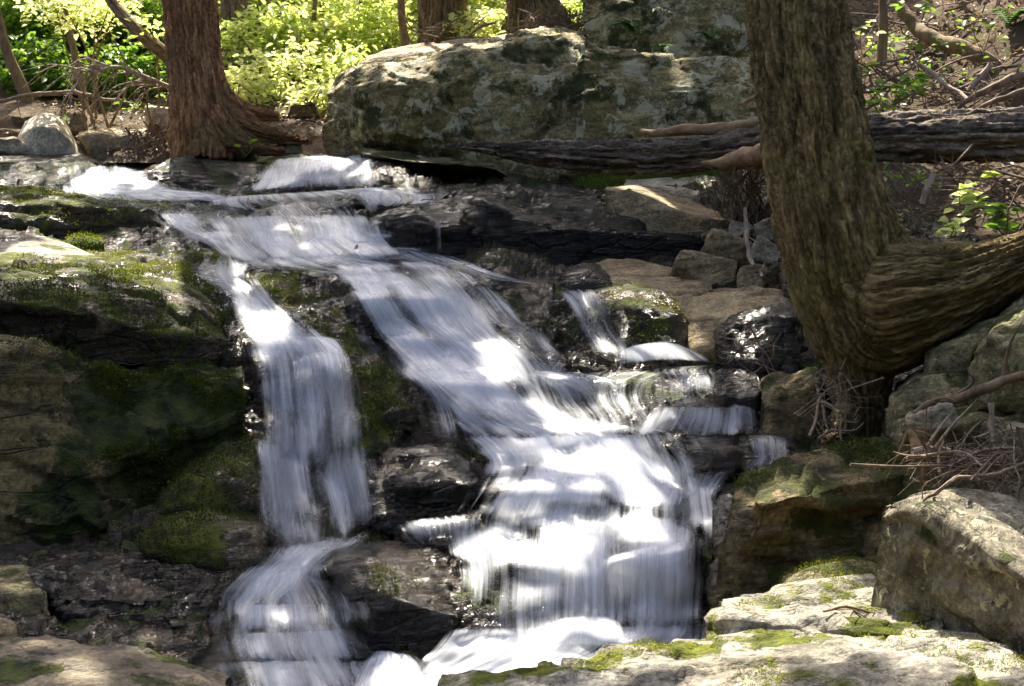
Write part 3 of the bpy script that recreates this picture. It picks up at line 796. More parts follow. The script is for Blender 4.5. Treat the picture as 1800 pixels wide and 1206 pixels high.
slab('oval_black_rock', 'shiny black rock between the two lowest small steps on the right', [
    ([(1180, 812), (1230, 826), (1305, 822)], [7.85, 7.8, 7.85]), ([(1178, 785), (1240, 780), (1305, 790)], 7.9), ([(1185, 772), (1240, 763), (1300, 768)], 8.25)], M_DARK, 0.025, 3.2, 57, 0.3, wet=True)
slab('step_rock', 'dark rock under the little side fall nearest the big tree', [
    ([(1295, 830), (1350, 832), (1420, 815)], [7.85, 7.85, 7.8]), ([(1295, 772), (1350, 768), (1415, 770)], [8.0, 8.0, 7.95]), ([(1295, 762), (1350, 758), (1420, 762)], 8.3)], M_DARK, 0.02, 3.2, 58, 0.4, wet=True)
slab('shadow_rock', 'dark rock lit along its left crest at the foot of the tan slab', [
    ([(1255, 625), (1320, 640), (1410, 650)], [8.75, 8.6, 8.4]), ([(1256, 585), (1310, 560), (1350, 545), (1410, 560)], [8.85, 8.75, 8.6, 8.5]), ([(1265, 570), (1310, 545), (1350, 528), (1400, 520)], [9.1, 9.1, 9.0, 8.9])], M_DARK, 0.05, 3.0, 59, 0.5)
slab('root_rock', 'squarish dark rock at the water edge below the big tree', [
    ([(1335, 760), (1390, 770), (1450, 765)], [8.1, 8.0, 7.9]), ([(1340, 690), (1390, 690), (1440, 670)], [8.1, 8.0, 7.9]), ([(1338, 668), (1380, 655), (1440, 640)], [8.4, 8.4, 8.2])], M_BROWN, 0.04, 3.0, 61, 0.4)
slab('side_rock', 'dark wet rock between the foam mound and the small right steps', [
    ([(1255, 690), (1300, 700), (1345, 690)], [8.45, 8.4, 8.3]), ([(1255, 660), (1300, 655), (1345, 655)], 8.55), ([(1258, 645), (1300, 642), (1345, 640)], 8.85)], M_DARK, 0.03, 3.4, 62, 0.4)

for k, (rows, lab) in enumerate([
    ([([(735, 700), (830, 712), (920, 705)], 8.45), ([(728, 672), (830, 668), (915, 672)], 8.5), ([(740, 655), (830, 648), (905, 655)], 8.85)], 'black ledge under the left fringe of the main chute'),
    ([([(960, 790), (1060, 800), (1170, 790)], 8.05), ([(950, 755), (1060, 748), (1165, 752)], 8.1), ([(965, 738), (1060, 732), (1150, 736)], 8.5)], 'black ledge where the main chute meets the right branch'),
    ([([(840, 905), (960, 915), (1080, 905)], 7.55), ([(832, 862), (950, 855), (1075, 862)], 7.6), ([(845, 845), (950, 836), (1065, 844)], 7.95)], 'wet ledge under the brightest white water, left part'),
    ([([(1060, 1050), (1150, 1060), (1240, 1045)], 7.0), ([(1052, 985), (1150, 970), (1240, 955)], 7.05), ([(1062, 965), (1150, 950), (1235, 938)], 7.35)], 'bulging wet ledge under the lowest fall beside the brown rock'),
    ([([(700, 960), (770, 962), (850, 955)], 7.3), ([(692, 930), (770, 918), (850, 905)], 7.35), ([(705, 915), (770, 902), (845, 892)], 7.65)], 'thin bedded wet ledge between the layered rock and the black boulder'),
    ([([(610, 560), (700, 575), (800, 570)], 9.15), ([(600, 525), (700, 520), (800, 525)], 9.2), ([(615, 510), (700, 502), (790, 508)], 9.6)], 'wet ledge high under the main chute'),
    ([([(880, 700), (960, 705), (1050, 700)], 8.6), ([(872, 672), (960, 662), (1050, 668)], 8.65), ([(885, 655), (960, 646), (1045, 652)], 9.0)], 'wet ledge in the middle of the main chute'),
    ([([(1165, 745), (1240, 750), (1345, 745)], 8.35), ([(1158, 722), (1240, 714), (1345, 718)], 8.4), ([(1165, 706), (1240, 700), (1340, 704)], 8.75)], 'flat black ledge of the small right steps'),
    ]):
    slab('ledge_rock', lab, rows, M_DARK, 0.03, 3.0, 140 + k, 0.6, wet=True, smooth=2)
slab('mossy_shelf', 'brown and moss covered wet shelf sloping from the sunlit slab to the left chute', [
    ([(130, 500), (220, 505), (330, 515)], [9.2, 9.25, 9.3]), ([(120, 478), (210, 478), (340, 490)], [9.45, 9.5, 9.5]), ([(140, 440), (230, 440), (335, 462)], [10.35, 10.3, 10.1])], M_WMOSS, 0.04, 2.4, 160, 0.5, wet=True)

# ------------------------------------------------------------------ banks and foreground
slab('foreground_slab', 'nearest pale slab with moss strips along the bottom of the picture', [
    ([(700, 1420), (1200, 1420), (1950, 1420)], [4.1, 4.0, 3.6]),
    ([(740, 1300), (1200, 1290), (1950, 1330)], [4.45, 4.35, 3.85]),
    ([(770, 1206), (900, 1197), (1070, 1175), (1300, 1168), (1500, 1160), (1800, 1190), (1950, 1250)], [4.85, 4.85, 4.85, 4.75, 4.65, 4.35, 4.1]),
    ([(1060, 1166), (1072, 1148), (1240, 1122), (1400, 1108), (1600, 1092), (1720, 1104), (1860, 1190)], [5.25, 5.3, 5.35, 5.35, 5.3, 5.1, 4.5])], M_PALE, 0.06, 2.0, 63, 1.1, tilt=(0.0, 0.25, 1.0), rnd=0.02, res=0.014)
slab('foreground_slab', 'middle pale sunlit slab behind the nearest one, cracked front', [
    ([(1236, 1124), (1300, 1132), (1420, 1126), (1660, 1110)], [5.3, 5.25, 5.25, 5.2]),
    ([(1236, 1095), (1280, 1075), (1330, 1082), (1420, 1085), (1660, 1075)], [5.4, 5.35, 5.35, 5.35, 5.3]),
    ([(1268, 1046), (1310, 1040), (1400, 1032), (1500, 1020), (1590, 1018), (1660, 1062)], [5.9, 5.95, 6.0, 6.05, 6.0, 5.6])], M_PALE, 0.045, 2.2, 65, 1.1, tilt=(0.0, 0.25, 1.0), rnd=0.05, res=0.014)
slab('foreground_slab', 'small rounded farthest pale slab with mossy rim, against the brown rock wall', [
    ([(1365, 1042), (1450, 1042), (1560, 1035)], 6.0), ([(1372, 1020), (1420, 1000), (1490, 992), (1560, 1005)], 6.1), ([(1400, 998), (1440, 984), (1500, 979), (1550, 988)], 6.45)], M_OLIVE, 0.02, 2.6, 67, 0.4)
slab('fin_stone', 'upright grained grey stone leaning at the lower right, pale lichen on its back', [
    ([(1535, 978), (1590, 1020), (1660, 1072), (1740, 1110), (1900, 1260)], [5.5, 5.4, 5.3, 5.1, 4.6]),
    ([(1548, 940), (1600, 950), (1700, 1000), (1900, 1160)], [5.45, 5.3, 5.1, 4.55]),
    ([(1556, 912), (1585, 897), (1640, 888), (1720, 950), (1900, 1080)], [5.46, 5.36, 5.24, 5.0, 4.5]),
    ([(1575, 894), (1620, 874), (1700, 862), (1800, 858), (1920, 850)], [5.75, 5.85, 6.0, 6.05, 6.05])], M_FIN, 0.024, 2.6, 69, 1.6, tilt=(1.0, 0.35, 0.25), rnd=0.04, res=0.013, cat='boulder')
slab('mossy_bank_rock', 'brown mossy bulging rock between the lower falls and the big tree', [
    ([(1262, 1040), (1340, 1045), (1450, 1020), (1600, 1000)], [6.55, 6.45, 6.45, 6.45]),
    ([(1255, 975), (1330, 985), (1430, 965), (1600, 930)], [6.55, 6.45, 6.45, 6.5]),
    ([(1275, 930), (1320, 955), (1380, 940), (1470, 915), (1600, 880)], [6.45, 6.33, 6.35, 6.45, 6.5]),
    ([(1285, 885), (1330, 880), (1400, 870), (1500, 850), (1600, 830)], [6.45, 6.3, 6.3, 6.4, 6.5]),
    ([(1300, 860), (1360, 830), (1440, 812), (1520, 800), (1600, 790)], [6.7, 6.65, 6.7, 6.75, 6.8]),
    ([(1335, 828), (1400, 806), (1460, 790), (1560, 776), (1620, 778)], [7.1, 7.1, 7.1, 7.1, 7.1])], M_BROWN, 0.07, 2.2, 71, 0.7, rnd=0.12, wet=False)
slab('water_edge_rock', 'black wet rock foot where the lower falls meet the brown rock', [
    ([(1245, 1050), (1290, 1060), (1345, 1045)], [6.85, 6.75, 6.75]), ([(1250, 960), (1290, 990), (1345, 1000)], [6.95, 6.85, 6.75]), ([(1252, 900), (1270, 905), (1335, 960)], [7.1, 7.0, 6.85]), ([(1262, 878), (1285, 860), (1330, 900)], [7.3, 7.2, 7.0])], M_DARK, 0.04, 3.2, 72, 0.6)
slab('brown_wall_rock', 'rough brown rock wall under the twig tangle, right of the bulging rock', [
    ([(1440, 1010), (1530, 1000), (1640, 960), (1900, 920)], [6.6, 6.4, 6.2, 6.2]), ([(1450, 930), (1530, 900), (1640, 880), (1900, 860)], [6.65, 6.5, 6.4, 6.4]), ([(1470, 850), (1540, 815), (1640, 820), (1900, 800)], [6.8, 6.7, 6.6, 6.6]), ([(1500, 800), (1560, 780), (1700, 775), (1900, 760)], [7.1, 7.1, 7.0, 7.0])],
    M_BROWN, 0.08, 2.8, 74, 0.5, rnd=0.1)
OL = M_OLIVE
slab('tree_foot_rock', 'long mossy rock under the thick root, touching the trunk foot', [
    ([(1555, 735), (1640, 720), (1740, 690), (1850, 680)], [6.9, 6.85, 6.85, 6.8]), ([(1560, 700), (1600, 670), (1650, 655), (1760, 650), (1850, 640)], 6.95), ([(1585, 668), (1625, 640), (1680, 632), (1850, 600)], [7.25, 7.25, 7.25, 7.2])], OL, 0.03, 2.6, 76, 0.3)
slab('tree_foot_rock', 'upper grey green rock wedged close below the thick root', [
    ([(1620, 640), (1700, 630), (1800, 590)], [7.0, 6.95, 6.9]), ([(1622, 618), (1660, 600), (1730, 575), (1800, 545)], [7.05, 7.0, 6.95, 6.9]), ([(1640, 605), (1700, 572), (1760, 545), (1830, 510)], [7.3, 7.3, 7.2, 7.2])], OL, 0.025, 2.8, 77, 0.4)
slab('edge_boulder', 'large grey green boulder at the right picture edge below the thick root', [
    ([(1705, 640), (1760, 650), (1900, 640)], [6.7, 6.6, 6.5]), ([(1706, 620), (1740, 590), (1900, 575)], [6.7, 6.65, 6.55]), ([(1720, 600), (1765, 555), (1810, 520), (1900, 480)], [6.95, 7.0, 7.0, 7.0])], OL, 0.035, 2.4, 78, 0.5, cat='boulder')
slab('under_rock', 'shaded flat mossy rock below the long crooked branch at the right', [
    ([(1560, 770), (1650, 760), (1720, 735), (1760, 730)], [6.75, 6.65, 6.6, 6.6]), ([(1562, 745), (1620, 725), (1700, 715), (1760, 715)], 6.8), ([(1570, 728), (1620, 715), (1700, 705), (1760, 705)], 7.1)], OL, 0.025, 3, 79, 0.4)
stone('slate_chip', 'pale grey flake of slate lying at the trunk foot', 1642, 742, 6.55, 88, 44, M_GREY, dep=0.16, rot=0.35, seed=4)
stone('grey_cobble', 'grey cobble at the right picture edge amid twigs', 1795, 785, 6.3, 60, 70, M_GREY, seed=6)
slab('dark_bank_rock', 'dark bank rock at the right picture edge under the crooked branch', [
    ([(1690, 800), (1800, 800), (1900, 800)], 6.55), ([(1700, 740), (1790, 720), (1900, 700)], 6.6), ([(1720, 725), (1800, 700), (1900, 670)], 6.95)], OL, 0.05, 2.6, 81, 0.4)

# rubble stones on the right bank
RUB = [
 (1240, 475, 9.9, 118, 52, M_TAN, -0.22, 11, 'sharp ridged tan stone in front of the rubble heap'),
 (1285, 440, 10.1, 90, 52, M_TAN, -0.35, 12, 'slanting tan stone behind the sharp ridged one'),
 (1328, 487, 9.75, 66, 44, M_TAN, 0.08, 13, 'rounded tan stone right of the sharp ridged one'),
 (1352, 445, 9.95, 76, 50, M_GREY, -0.25, 14, 'largest grey stone leaning on the big trunk side of the rubble'),
 (1265, 415, 10.35, 60, 28, M_TAN, -0.2, 15, 'thin tan stone under the end of the tilted slab'),
 (1300, 402, 10.3, 52, 30, M_GREY, 0.2, 16, 'small grey stone topping the rubble near the hanging roots'),
 (1350, 412, 10.2, 48, 44, M_GREY, 0.5, 17, 'upright grey stone against the trunk, top of the rubble'),
 (1312, 450, 9.95, 40, 34, M_BROWN, 0.3, 18, 'small brown stone in the middle of the rubble'),
 (1370, 492, 9.7, 44, 48, M_BROWN, 0.6, 19, 'brown stone half behind the big trunk'),
 (1262, 455, 10.0, 46, 26, M_BROWN, 0.1, 20, 'low brown stone between the ridged and slanting stones'),
 (1378, 520, 9.6, 50, 40, M_BROWN, 0.1, 21, 'dark brown stone lowest beside the big trunk'),
]
for (u, v, d, w, h, m, r, s, lab) in RUB:
    stone('rubble_stone', lab, u, v, d, w, h, m, rot=r, seed=s, group='rubble stones on the right bank')

# stones along the top pool, left
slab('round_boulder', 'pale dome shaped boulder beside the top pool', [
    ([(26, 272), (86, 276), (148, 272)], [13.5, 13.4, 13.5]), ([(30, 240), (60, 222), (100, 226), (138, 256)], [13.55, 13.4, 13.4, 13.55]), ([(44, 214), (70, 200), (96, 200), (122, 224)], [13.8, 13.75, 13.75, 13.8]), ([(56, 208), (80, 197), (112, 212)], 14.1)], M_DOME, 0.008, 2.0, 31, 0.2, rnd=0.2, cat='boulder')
slab('bank_slab', 'long red brown slab with a sunlit top right of the dome boulder', [
    ([(150, 268), (200, 267), (262, 262)], 13.5), ([(132, 240), (160, 236), (210, 240), (268, 236)], 13.55), ([(140, 230), (190, 226), (265, 226)], 14.1)], M_TAN, 0.025, 2.6, 83, 0.7)
stone('yellow_stone', 'yellowish upright stone close to the left tree trunk', 283, 213, 14.0, 56, 50, M_DOME, seed=33)
PB = [
 (18, 258, 13.5, 70, 30, M_GREY, 41, 'low grey stone at the left edge of the top pool'),
 (8, 240, 14.2, 56, 26, M_TAN, 42, 'tan stone behind the low grey one at the left edge'),
 (133, 218, 14.3, 40, 38, M_TAN, 43, 'small tan stone between dome boulder and long slab'),
 (42, 216, 14.6, 46, 22, M_BROWN, 44, 'brown stone behind the dome boulder'),
 (312, 259, 13.2, 38, 26, M_OLIVE, 45, 'olive stone left of the left tree foot'),
 (505, 263, 13.3, 52, 26, M_OLIVE, 46, 'flat stone between the left tree and the great boulder'),
 (470, 202, 14.6, 40, 16, M_GREY, 47, 'squared pale stone on the path behind the left tree roots'),
 (530, 195, 14.6, 54, 26, M_BROWN, 48, 'brown stone on the path close to the great boulder'),
 (420, 272, 13.2, 60, 22, M_OLIVE, 49, 'mossy stone under the left tree roots at the water line'),
]
for (u, v, d, w, h, m, s, lab) in PB:
    stone('bank_stone', lab, u, v, d, w, h, m, seed=s, group='stones beside the top pool')

# the great boulder above the falls
slab('great_boulder', 'huge lichen spotted boulder lying above the falls', [
    ([(572, 232), (640, 262), (720, 268), (800, 290), (900, 320), (1000, 330), (1100, 320), (1380, 320)], [13.2, 12.9, 12.75, 12.5, 12.3, 12.2, 12.2, 12.2]),
    ([(572, 200), (640, 225), (720, 240), (850, 258), (1000, 268), (1380, 262)], [13.1, 12.7, 12.5, 12.25, 12.1, 12.05]),
    ([(570, 165), (620, 150), (700, 150), (850, 150), (1000, 160), (1380, 160)], [13.2, 12.75, 12.55, 12.35, 12.25, 12.2]),
    ([(585, 138), (640, 122), (740, 112), (780, 98), (870, 84), (920, 74), (1000, 74), (1060, 95), (1150, 100), (1380, 110)], [13.4, 12.95, 12.75, 12.7, 12.6, 12.6, 12.6, 12.5, 12.5, 12.5]),
    ([(600, 122), (660, 112), (750, 105), (800, 84), (880, 66), (950, 52), (1020, 55), (1090, 72), (1200, 80), (1380, 85)], [13.9, 13.6, 13.5, 13.5, 13.6, 13.7, 13.6, 13.4, 13.4, 13.4])],
    M_LICHEN, 0.075, 1.6, 85, 0.45, rnd=0.12, res=0.022, cat='boulder', back=1.0)
slab('overhang_slab', 'dark overhanging slab with a mossy lip under the great boulder, over the cave', [
    ([(640, 300), (720, 290), (800, 310), (900, 335)], [12.9, 12.9, 12.7, 12.5]), ([(632, 268), (720, 285), (800, 288), (870, 296), (925, 330)], [12.3, 12.1, 12.0, 12.0, 12.1]), ([(630, 258), (720, 268), (800, 276), (870, 284), (930, 318)], [12.7, 12.5, 12.45, 12.4, 12.4])], M_OLIVE, 0.035, 2.4, 87, 0.6)
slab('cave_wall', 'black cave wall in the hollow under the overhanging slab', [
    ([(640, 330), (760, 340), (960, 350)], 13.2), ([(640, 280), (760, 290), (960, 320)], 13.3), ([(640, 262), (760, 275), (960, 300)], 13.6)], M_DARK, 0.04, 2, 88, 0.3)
slab('top_boulder', 'second lichen covered boulder standing on the great boulder, behind the big tree', [
    ([(1030, 75), (1100, 98), (1200, 120), (1400, 130)], [13.0, 12.8, 12.7, 12.7]), ([(1022, 30), (1100, 45), (1200, 40), (1400, 40)], [13.1, 12.9, 12.8, 12.8]), ([(1026, -10), (1100, -30), (1200, -40), (1400, -50)], [13.2, 13.1, 13.0, 13.0]), ([(1040, -35), (1100, -60), (1200, -70), (1400, -80)], [13.9, 13.9, 13.9, 13.9])],
    M_LICHEN, 0.07, 2.0, 90, 0.4, cat='boulder')
slab('ridge_rock', 'smooth brown ridge of rock with sunlit crest behind the great boulder', [
    ([(625, 125), (700, 118), (800, 110), (900, 95)], 13.9), ([(628, 108), (680, 95), (760, 88), (900, 70)], 14.0), ([(645, 98), (690, 84), (780, 72), (900, 58)], 14.6)], M_TAN, 0.03, 2.4, 92, 0.4)
slab('moss_bank', 'bright green cushion of moss under the fallen log', [
    ([(1000, 335), (1130, 335), (1290, 330)], 11.9), ([(1005, 318), (1130, 312), (1290, 305)], 12.0), ([(1015, 305), (1130, 298), (1290, 288)], 12.2)], M_MOSSP, 0.02, 5, 94, 0, cat='moss')
slab('hill_rock', 'smooth grey green rock bedded in the right hillside', [
    ([(1545, 105), (1600, 112), (1660, 105)], 12.6), ([(1545, 80), (1600, 70), (1660, 92)], 12.8), ([(1560, 60), (1600, 55), (1640, 75)], 13.4)], M_OLIVE, 0.03, 2.4, 96, 0.3)
# ------------------------------------------------------------------ water: silky sheets draped over the rock
def bvh_of(parts):
    V, Fc, n = [], [], 0
    for v, f in parts:
        V.append(v); Fc.append(f + n); n += len(v)
    V = np.concatenate(V); Fc = np.concatenate(Fc)
    return BVHTree.FromPolygons(V.tolist(), Fc.tolist())
ROCKS = bvh_of(WET)
def cast(u, v):
    """where the stone lies that is seen at these places of the picture"""
    dirs = P(u, v, np.ones_like(u))
    out = np.empty(u.size)
    dflt = D(u, v).ravel()
    for i, dr in enumerate(dirs.reshape(-1, 3)):
        hit = ROCKS.ray_cast(Vector((0, 0, 0)), Vector(dr))
        out[i] = (hit[0].y * CP + hit[0].z * SP) if hit[0] is not None else dflt[i]
    return out.reshape(u.shape)

def gauss(a, s):
    k = int(max(1, round(s * 2.5)))
    w = np.exp(-0.5 * (np.arange(-k, k + 1) / max(s, 0.3)) ** 2); w /= w.sum()
    for ax in (0, 1):
        pad = [(0, 0), (0, 0)]; pad[ax] = (k, k)
        b = np.pad(a, pad, mode='edge')
        a = sum(w[j] * np.take(b, np.arange(j, j + a.shape[ax]), axis=ax) for j in range(2 * k + 1))
    return a

def minf(a, k):
    b = a.copy()
    for ax in (0, 1):
        c = b.copy()
        for j in range(-k, k + 1):
            s = np.clip(np.arange(b.shape[ax]) + j, 0, b.shape[ax] - 1)
            c = np.minimum(c, np.take(b, s, axis=ax))
        b = c
    return b

NW = [0]
def veil(rows, **kw):
    """a sheet of water with its thin feathered overspill and a second layer of strands"""
    r = np.array(rows, float)
    w = (r[:, 2:4] - r[:, 0:2]) * 0.07
    r[:, 0:2] -= w; r[:, 2:4] += w
    out = [sheet(r, **kw)]
    h = r.copy()
    w = (r[:, 2:4] - r[:, 0:2]) * 0.09
    h[:, 0:2] -= w; h[:, 2:4] += w
    h[0, [1, 3]] -= 5; h[-1, [1, 3]] += 18
    k2 = dict(kw); k2['off'] = kw.get('off', .035) - 0.018; k2['dmul'] = 0.36; k2['edge'] = 0.38; k2['ends'] = (.2, .3)
    out.append(sheet(h, **k2))
    k3 = dict(kw); k3['off'] = kw.get('off', .035) + 0.03; k3['dmul'] = 0.52; k3['ribs'] = 0.009; k3['edge'] = 0.3
    out.append(sheet(r, **k3))
    return out
# places where the rock stands proud and the water thins out: lines (u, v) with a half width
THIN = [([(815, 492), (880, 556), (955, 622), (1000, 640)], 15), ([(690, 520), (740, 580), (780, 610)], 9), ([(925, 682), (1000, 712), (1110, 742)], 20), ([(1060, 664), (1165, 690)], 26),
        ([(745, 700), (790, 742), (850, 752)], 17), ([(950, 812), (890, 850), (850, 880)], 9), ([(900, 1000), (850, 1075)], 14),
        ([(548, 800), (552, 880)], 7), ([(440, 360), (540, 352), (620, 362)], 13), ([(520, 388), (530, 425)], 8), ([(985, 560), (1020, 640)], 16),
        ([(1190, 775), (1290, 790)], 34), ([(1200, 690), (1280, 705)], 9), ([(1265, 650), (1275, 720)], 12), ([(870, 660), (920, 690)], 8), ([(820, 900), (930, 930)], 10),
        ([(760, 960), (820, 990)], 14), ([(600, 510), (660, 590), (700, 640)], 9), ([(1150, 905), (1230, 930)], 9),
        ([(620, 345), (650, 395)], 8), ([(1060, 870), (1100, 900)], 8), ([(990, 790), (1060, 800)], 8), ([(700, 470), (760, 500)], 9)]
def thin(u, v):
    m = np.ones(u.shape)
    for pts, r in THIN:
        best = np.full(u.shape, 1e9)
        for (x0, y0), (x1, y1) in zip(pts[:-1], pts[1:]):
            dx, dy = x1 - x0, y1 - y0
            t = np.clip(((u - x0) * dx + (v - y0) * dy) / (dx * dx + dy * dy), 0, 1)
            best = np.minimum(best, np.hypot(u - x0 - t * dx, v - y0 - t * dy))
        m = m * (1 - 0.42 * np.exp(-(best / (r * 1.5)) ** 2))
    return m
def sheet(rows, off=0.035, seed=0, edge=0.16, sag=0, ends=(0.09, 0.15), sm=1.2, ribs=0.007, dmul=0.78):
    rows = np.asarray(rows, float)
    L = np.linalg.norm(np.diff((rows[:, :2] + rows[:, 2:4]) / 2, axis=0), axis=1).sum()
    Wd = np.abs(rows[:, 2] - rows[:, 0]).mean()
    nr, nc = int(np.clip(L / 5, 10, 90)), int(np.clip(Wd / 5, 8, 90))
    q = catmull(rows, nr)
    s = np.linspace(0, 1, nc)
    u = q[:, 0:1] * (1 - s) + q[:, 2:3] * s
    v = q[:, 1:2] * (1 - s) + q[:, 3:4] * s + sag * (1 - (2 * s - 1) ** 2)
    rg = np.random.RandomState(900 + NW[0]); NW[0] += 1
    # ragged sides
    t = np.linspace(0, 1, nr)[:, None]
    d = cast(u, v)
    d = minf(d, 2) * 0.6 + d * 0.4
    d = gauss(d, sm * 1.6) - off
    g = P(u, v, d)
    wm = np.linalg.norm(g[:, -1] - g[:, 0], axis=1).mean()
    seg = np.linalg.norm(np.diff(g[:, nc // 2], axis=0), axis=1)
    tm = np.concatenate([[0], np.cumsum(seg)])
    S = (s - 0.5)[None] * wm + 0 * t
    T = tm[:, None] + 0 * s[None]
    sd = rg.uniform(0, 50, 2)
    rib = fbm(np.stack([(S + sd[0]) * 14, (T + sd[1]) * 0.9, 0 * S], -1), 3, 60)
    d2 = d - ribs * rib - 0.02 * fbm(np.stack([(S + sd[0]) * 4, (T + sd[1]) * 2.2, 0 * S], -1), 3, 70)
    g = P(u, v, d2)
    en = fbm(np.stack([0 * S + sd[0], (T + sd[1]) * 3.0, S * 4], -1), 3, 80) * 0.16
    en2 = fbm(np.stack([S * 12 + sd[0], (T + sd[1]) * .8, 0 * S], -1), 3, 83) * 0.09
    patch = 0.98 + 0.50 * fbm(np.stack([S * 1.1 + sd[1], (T + sd[0]) * 3.6, 0 * S], -1), 3, 85) + 0.55 * fbm(np.stack([S * 5 + sd[1], (T + sd[0]) * 1.3, 0 * S], -1), 3, 88)
    e = np.minimum(s, 1 - s)[None] + en
    den = q[:, 4:5] * sstep(0.0, np.clip(0.20 / wm, edge * 1.2, 0.34), e) * sstep(0, ends[0], t + en2 * 0.5) * sstep(0, ends[1], 1 - t + en2 * 0.7) * dmul * np.clip(patch, 0.2, 1.25) * thin(u, v)
    return g.reshape(-1, 3), quads(nr, nc), np.stack([S + sd[0], T + sd[1]], -1).reshape(-1, 2), np.clip(den, 0, 1).ravel()

def water(name, veils, mat=None):
    V, Fc, UV, DN, n = [], [], [], [], 0
    for g, f, uv, dn in [x for y in veils for x in y]:
        V.append(g); Fc.append(f + n); UV.append(uv); DN.append(dn); n += len(g)
    UV, DN = np.concatenate(UV), np.concatenate(DN)
    Fc = np.concatenate(Fc)
    o = mesh_obj(name, np.concatenate(V), [Fc], mat or M_WATER, origin=np.zeros(3))
    me = o.data
    ul = me.uv_layers.new(name='flow')
    li = np.empty(len(me.loops), np.int32); me.loops.foreach_get('vertex_index', li)
    ul.data.foreach_set('uv', UV[li].astype(np.float32).ravel())
    a = me.attributes.new('dens', 'FLOAT', 'POINT')
    a.data.foreach_set('value', DN.astype(np.float32))
    tag(o, kind='structure')
    return o

water('water_underflow', [
    veil([(400, 346, 700, 330, 0.25), (270, 374, 655, 374, 0.35), (345, 425, 685, 424, 0.46), (430, 460, 765, 446, 0.42), (575, 476, 840, 470, 0.42), (630, 560, 930, 562, 0.46), (700, 650, 1000, 650, 0.50), (790, 735, 1110, 738, 0.54), (830, 772, 1200, 766, 0.58), (858, 830, 1232, 830, 0.58), (812, 912, 1252, 910, 0.54), (810, 1000, 1248, 1000, 0.50), (818, 1130, 1238, 1120, 0.50)], off=.035, edge=.10, sm=2.2),
    veil([(345, 464, 460, 462, 0.29), (395, 535, 500, 526, 0.46), (428, 618, 596, 606, 0.50), (434, 700, 644, 700, 0.46), (432, 790, 660, 800, 0.46), (446, 880, 672, 870, 0.42), (452, 985, 655, 950, 0.46), (395, 1045, 592, 1022, 0.50), (372, 1120, 645, 1110, 0.42), (385, 1215, 690, 1210, 0.42)], off=.05, edge=.10, sm=2.2),
    veil([(900, 660, 1335, 648, 0.42), (890, 705, 1345, 702, 0.42), (940, 765, 1390, 760, 0.42), (1000, 800, 1395, 800, 0.25)], off=.035, edge=.12, sm=2.0),
    veil([(80, 286, 280, 285, 0.25), (85, 320, 330, 318, 0.34), (150, 355, 640, 345, 0.34), (230, 370, 640, 368, 0.25)], off=.03, sm=2),
])
water('water_upper_falls', [
    veil([(92, 284, 262, 282, .25), (97, 296, 262, 295, .55), (100, 312, 265, 312, .75), (104, 330, 285, 330, .85), (112, 346, 345, 344, .8)], edge=.12),
    veil([(120, 330, 260, 328, .5), (125, 340, 380, 338, .95), (150, 350, 420, 348, .8), (170, 357, 440, 355, .3)]),
    veil([(238, 303, 278, 303, .6), (240, 318, 285, 318, .75), (238, 340, 320, 338, .7)]),
    veil([(470, 281, 640, 271, .75), (458, 290, 648, 280, .9), (447, 308, 656, 300, .85), (440, 324, 660, 316, .8), (420, 340, 690, 332, .85)], off=.06, edge=.10, sag=-3),
    veil([(500, 282, 635, 275, .8), (480, 300, 640, 292, .9), (470, 325, 645, 315, .6)], off=.09, edge=.2),
    veil([(380, 350, 690, 326, .5), (400, 346, 700, 330, .9), (395, 355, 748, 338, .8), (410, 366, 757, 350, .75), (430, 376, 735, 364, .6)], off=.05, edge=.10),
    veil([(600, 332, 720, 328, .6), (590, 345, 750, 338, .85), (610, 372, 756, 352, .6)], off=.07),
    veil([(225, 352, 640, 348, .35), (235, 362, 645, 362, .5), (262, 376, 655, 374, .5), (290, 388, 655, 386, .4)], off=.03, edge=.08),
    veil([(270, 373, 352, 374, .6), (280, 385, 365, 384, .95), (300, 404, 385, 400, .8), (345, 426, 432, 420, .8), (390, 444, 480, 438, .6)]),
    veil([(350, 378, 655, 372, .4), (360, 388, 662, 384, .9), (372, 406, 668, 402, .8), (385, 426, 678, 422, .9), (405, 446, 705, 440, .9), (425, 466, 720, 455, .5)], off=.05, edge=.08),
    veil([(430, 384, 640, 380, .5), (440, 405, 650, 402, .6), (440, 432, 660, 430, .9)], off=.08),
    veil([(200, 398, 300, 390, .15), (220, 412, 330, 405, .22), (260, 432, 380, 428, .3)], off=.02),
])
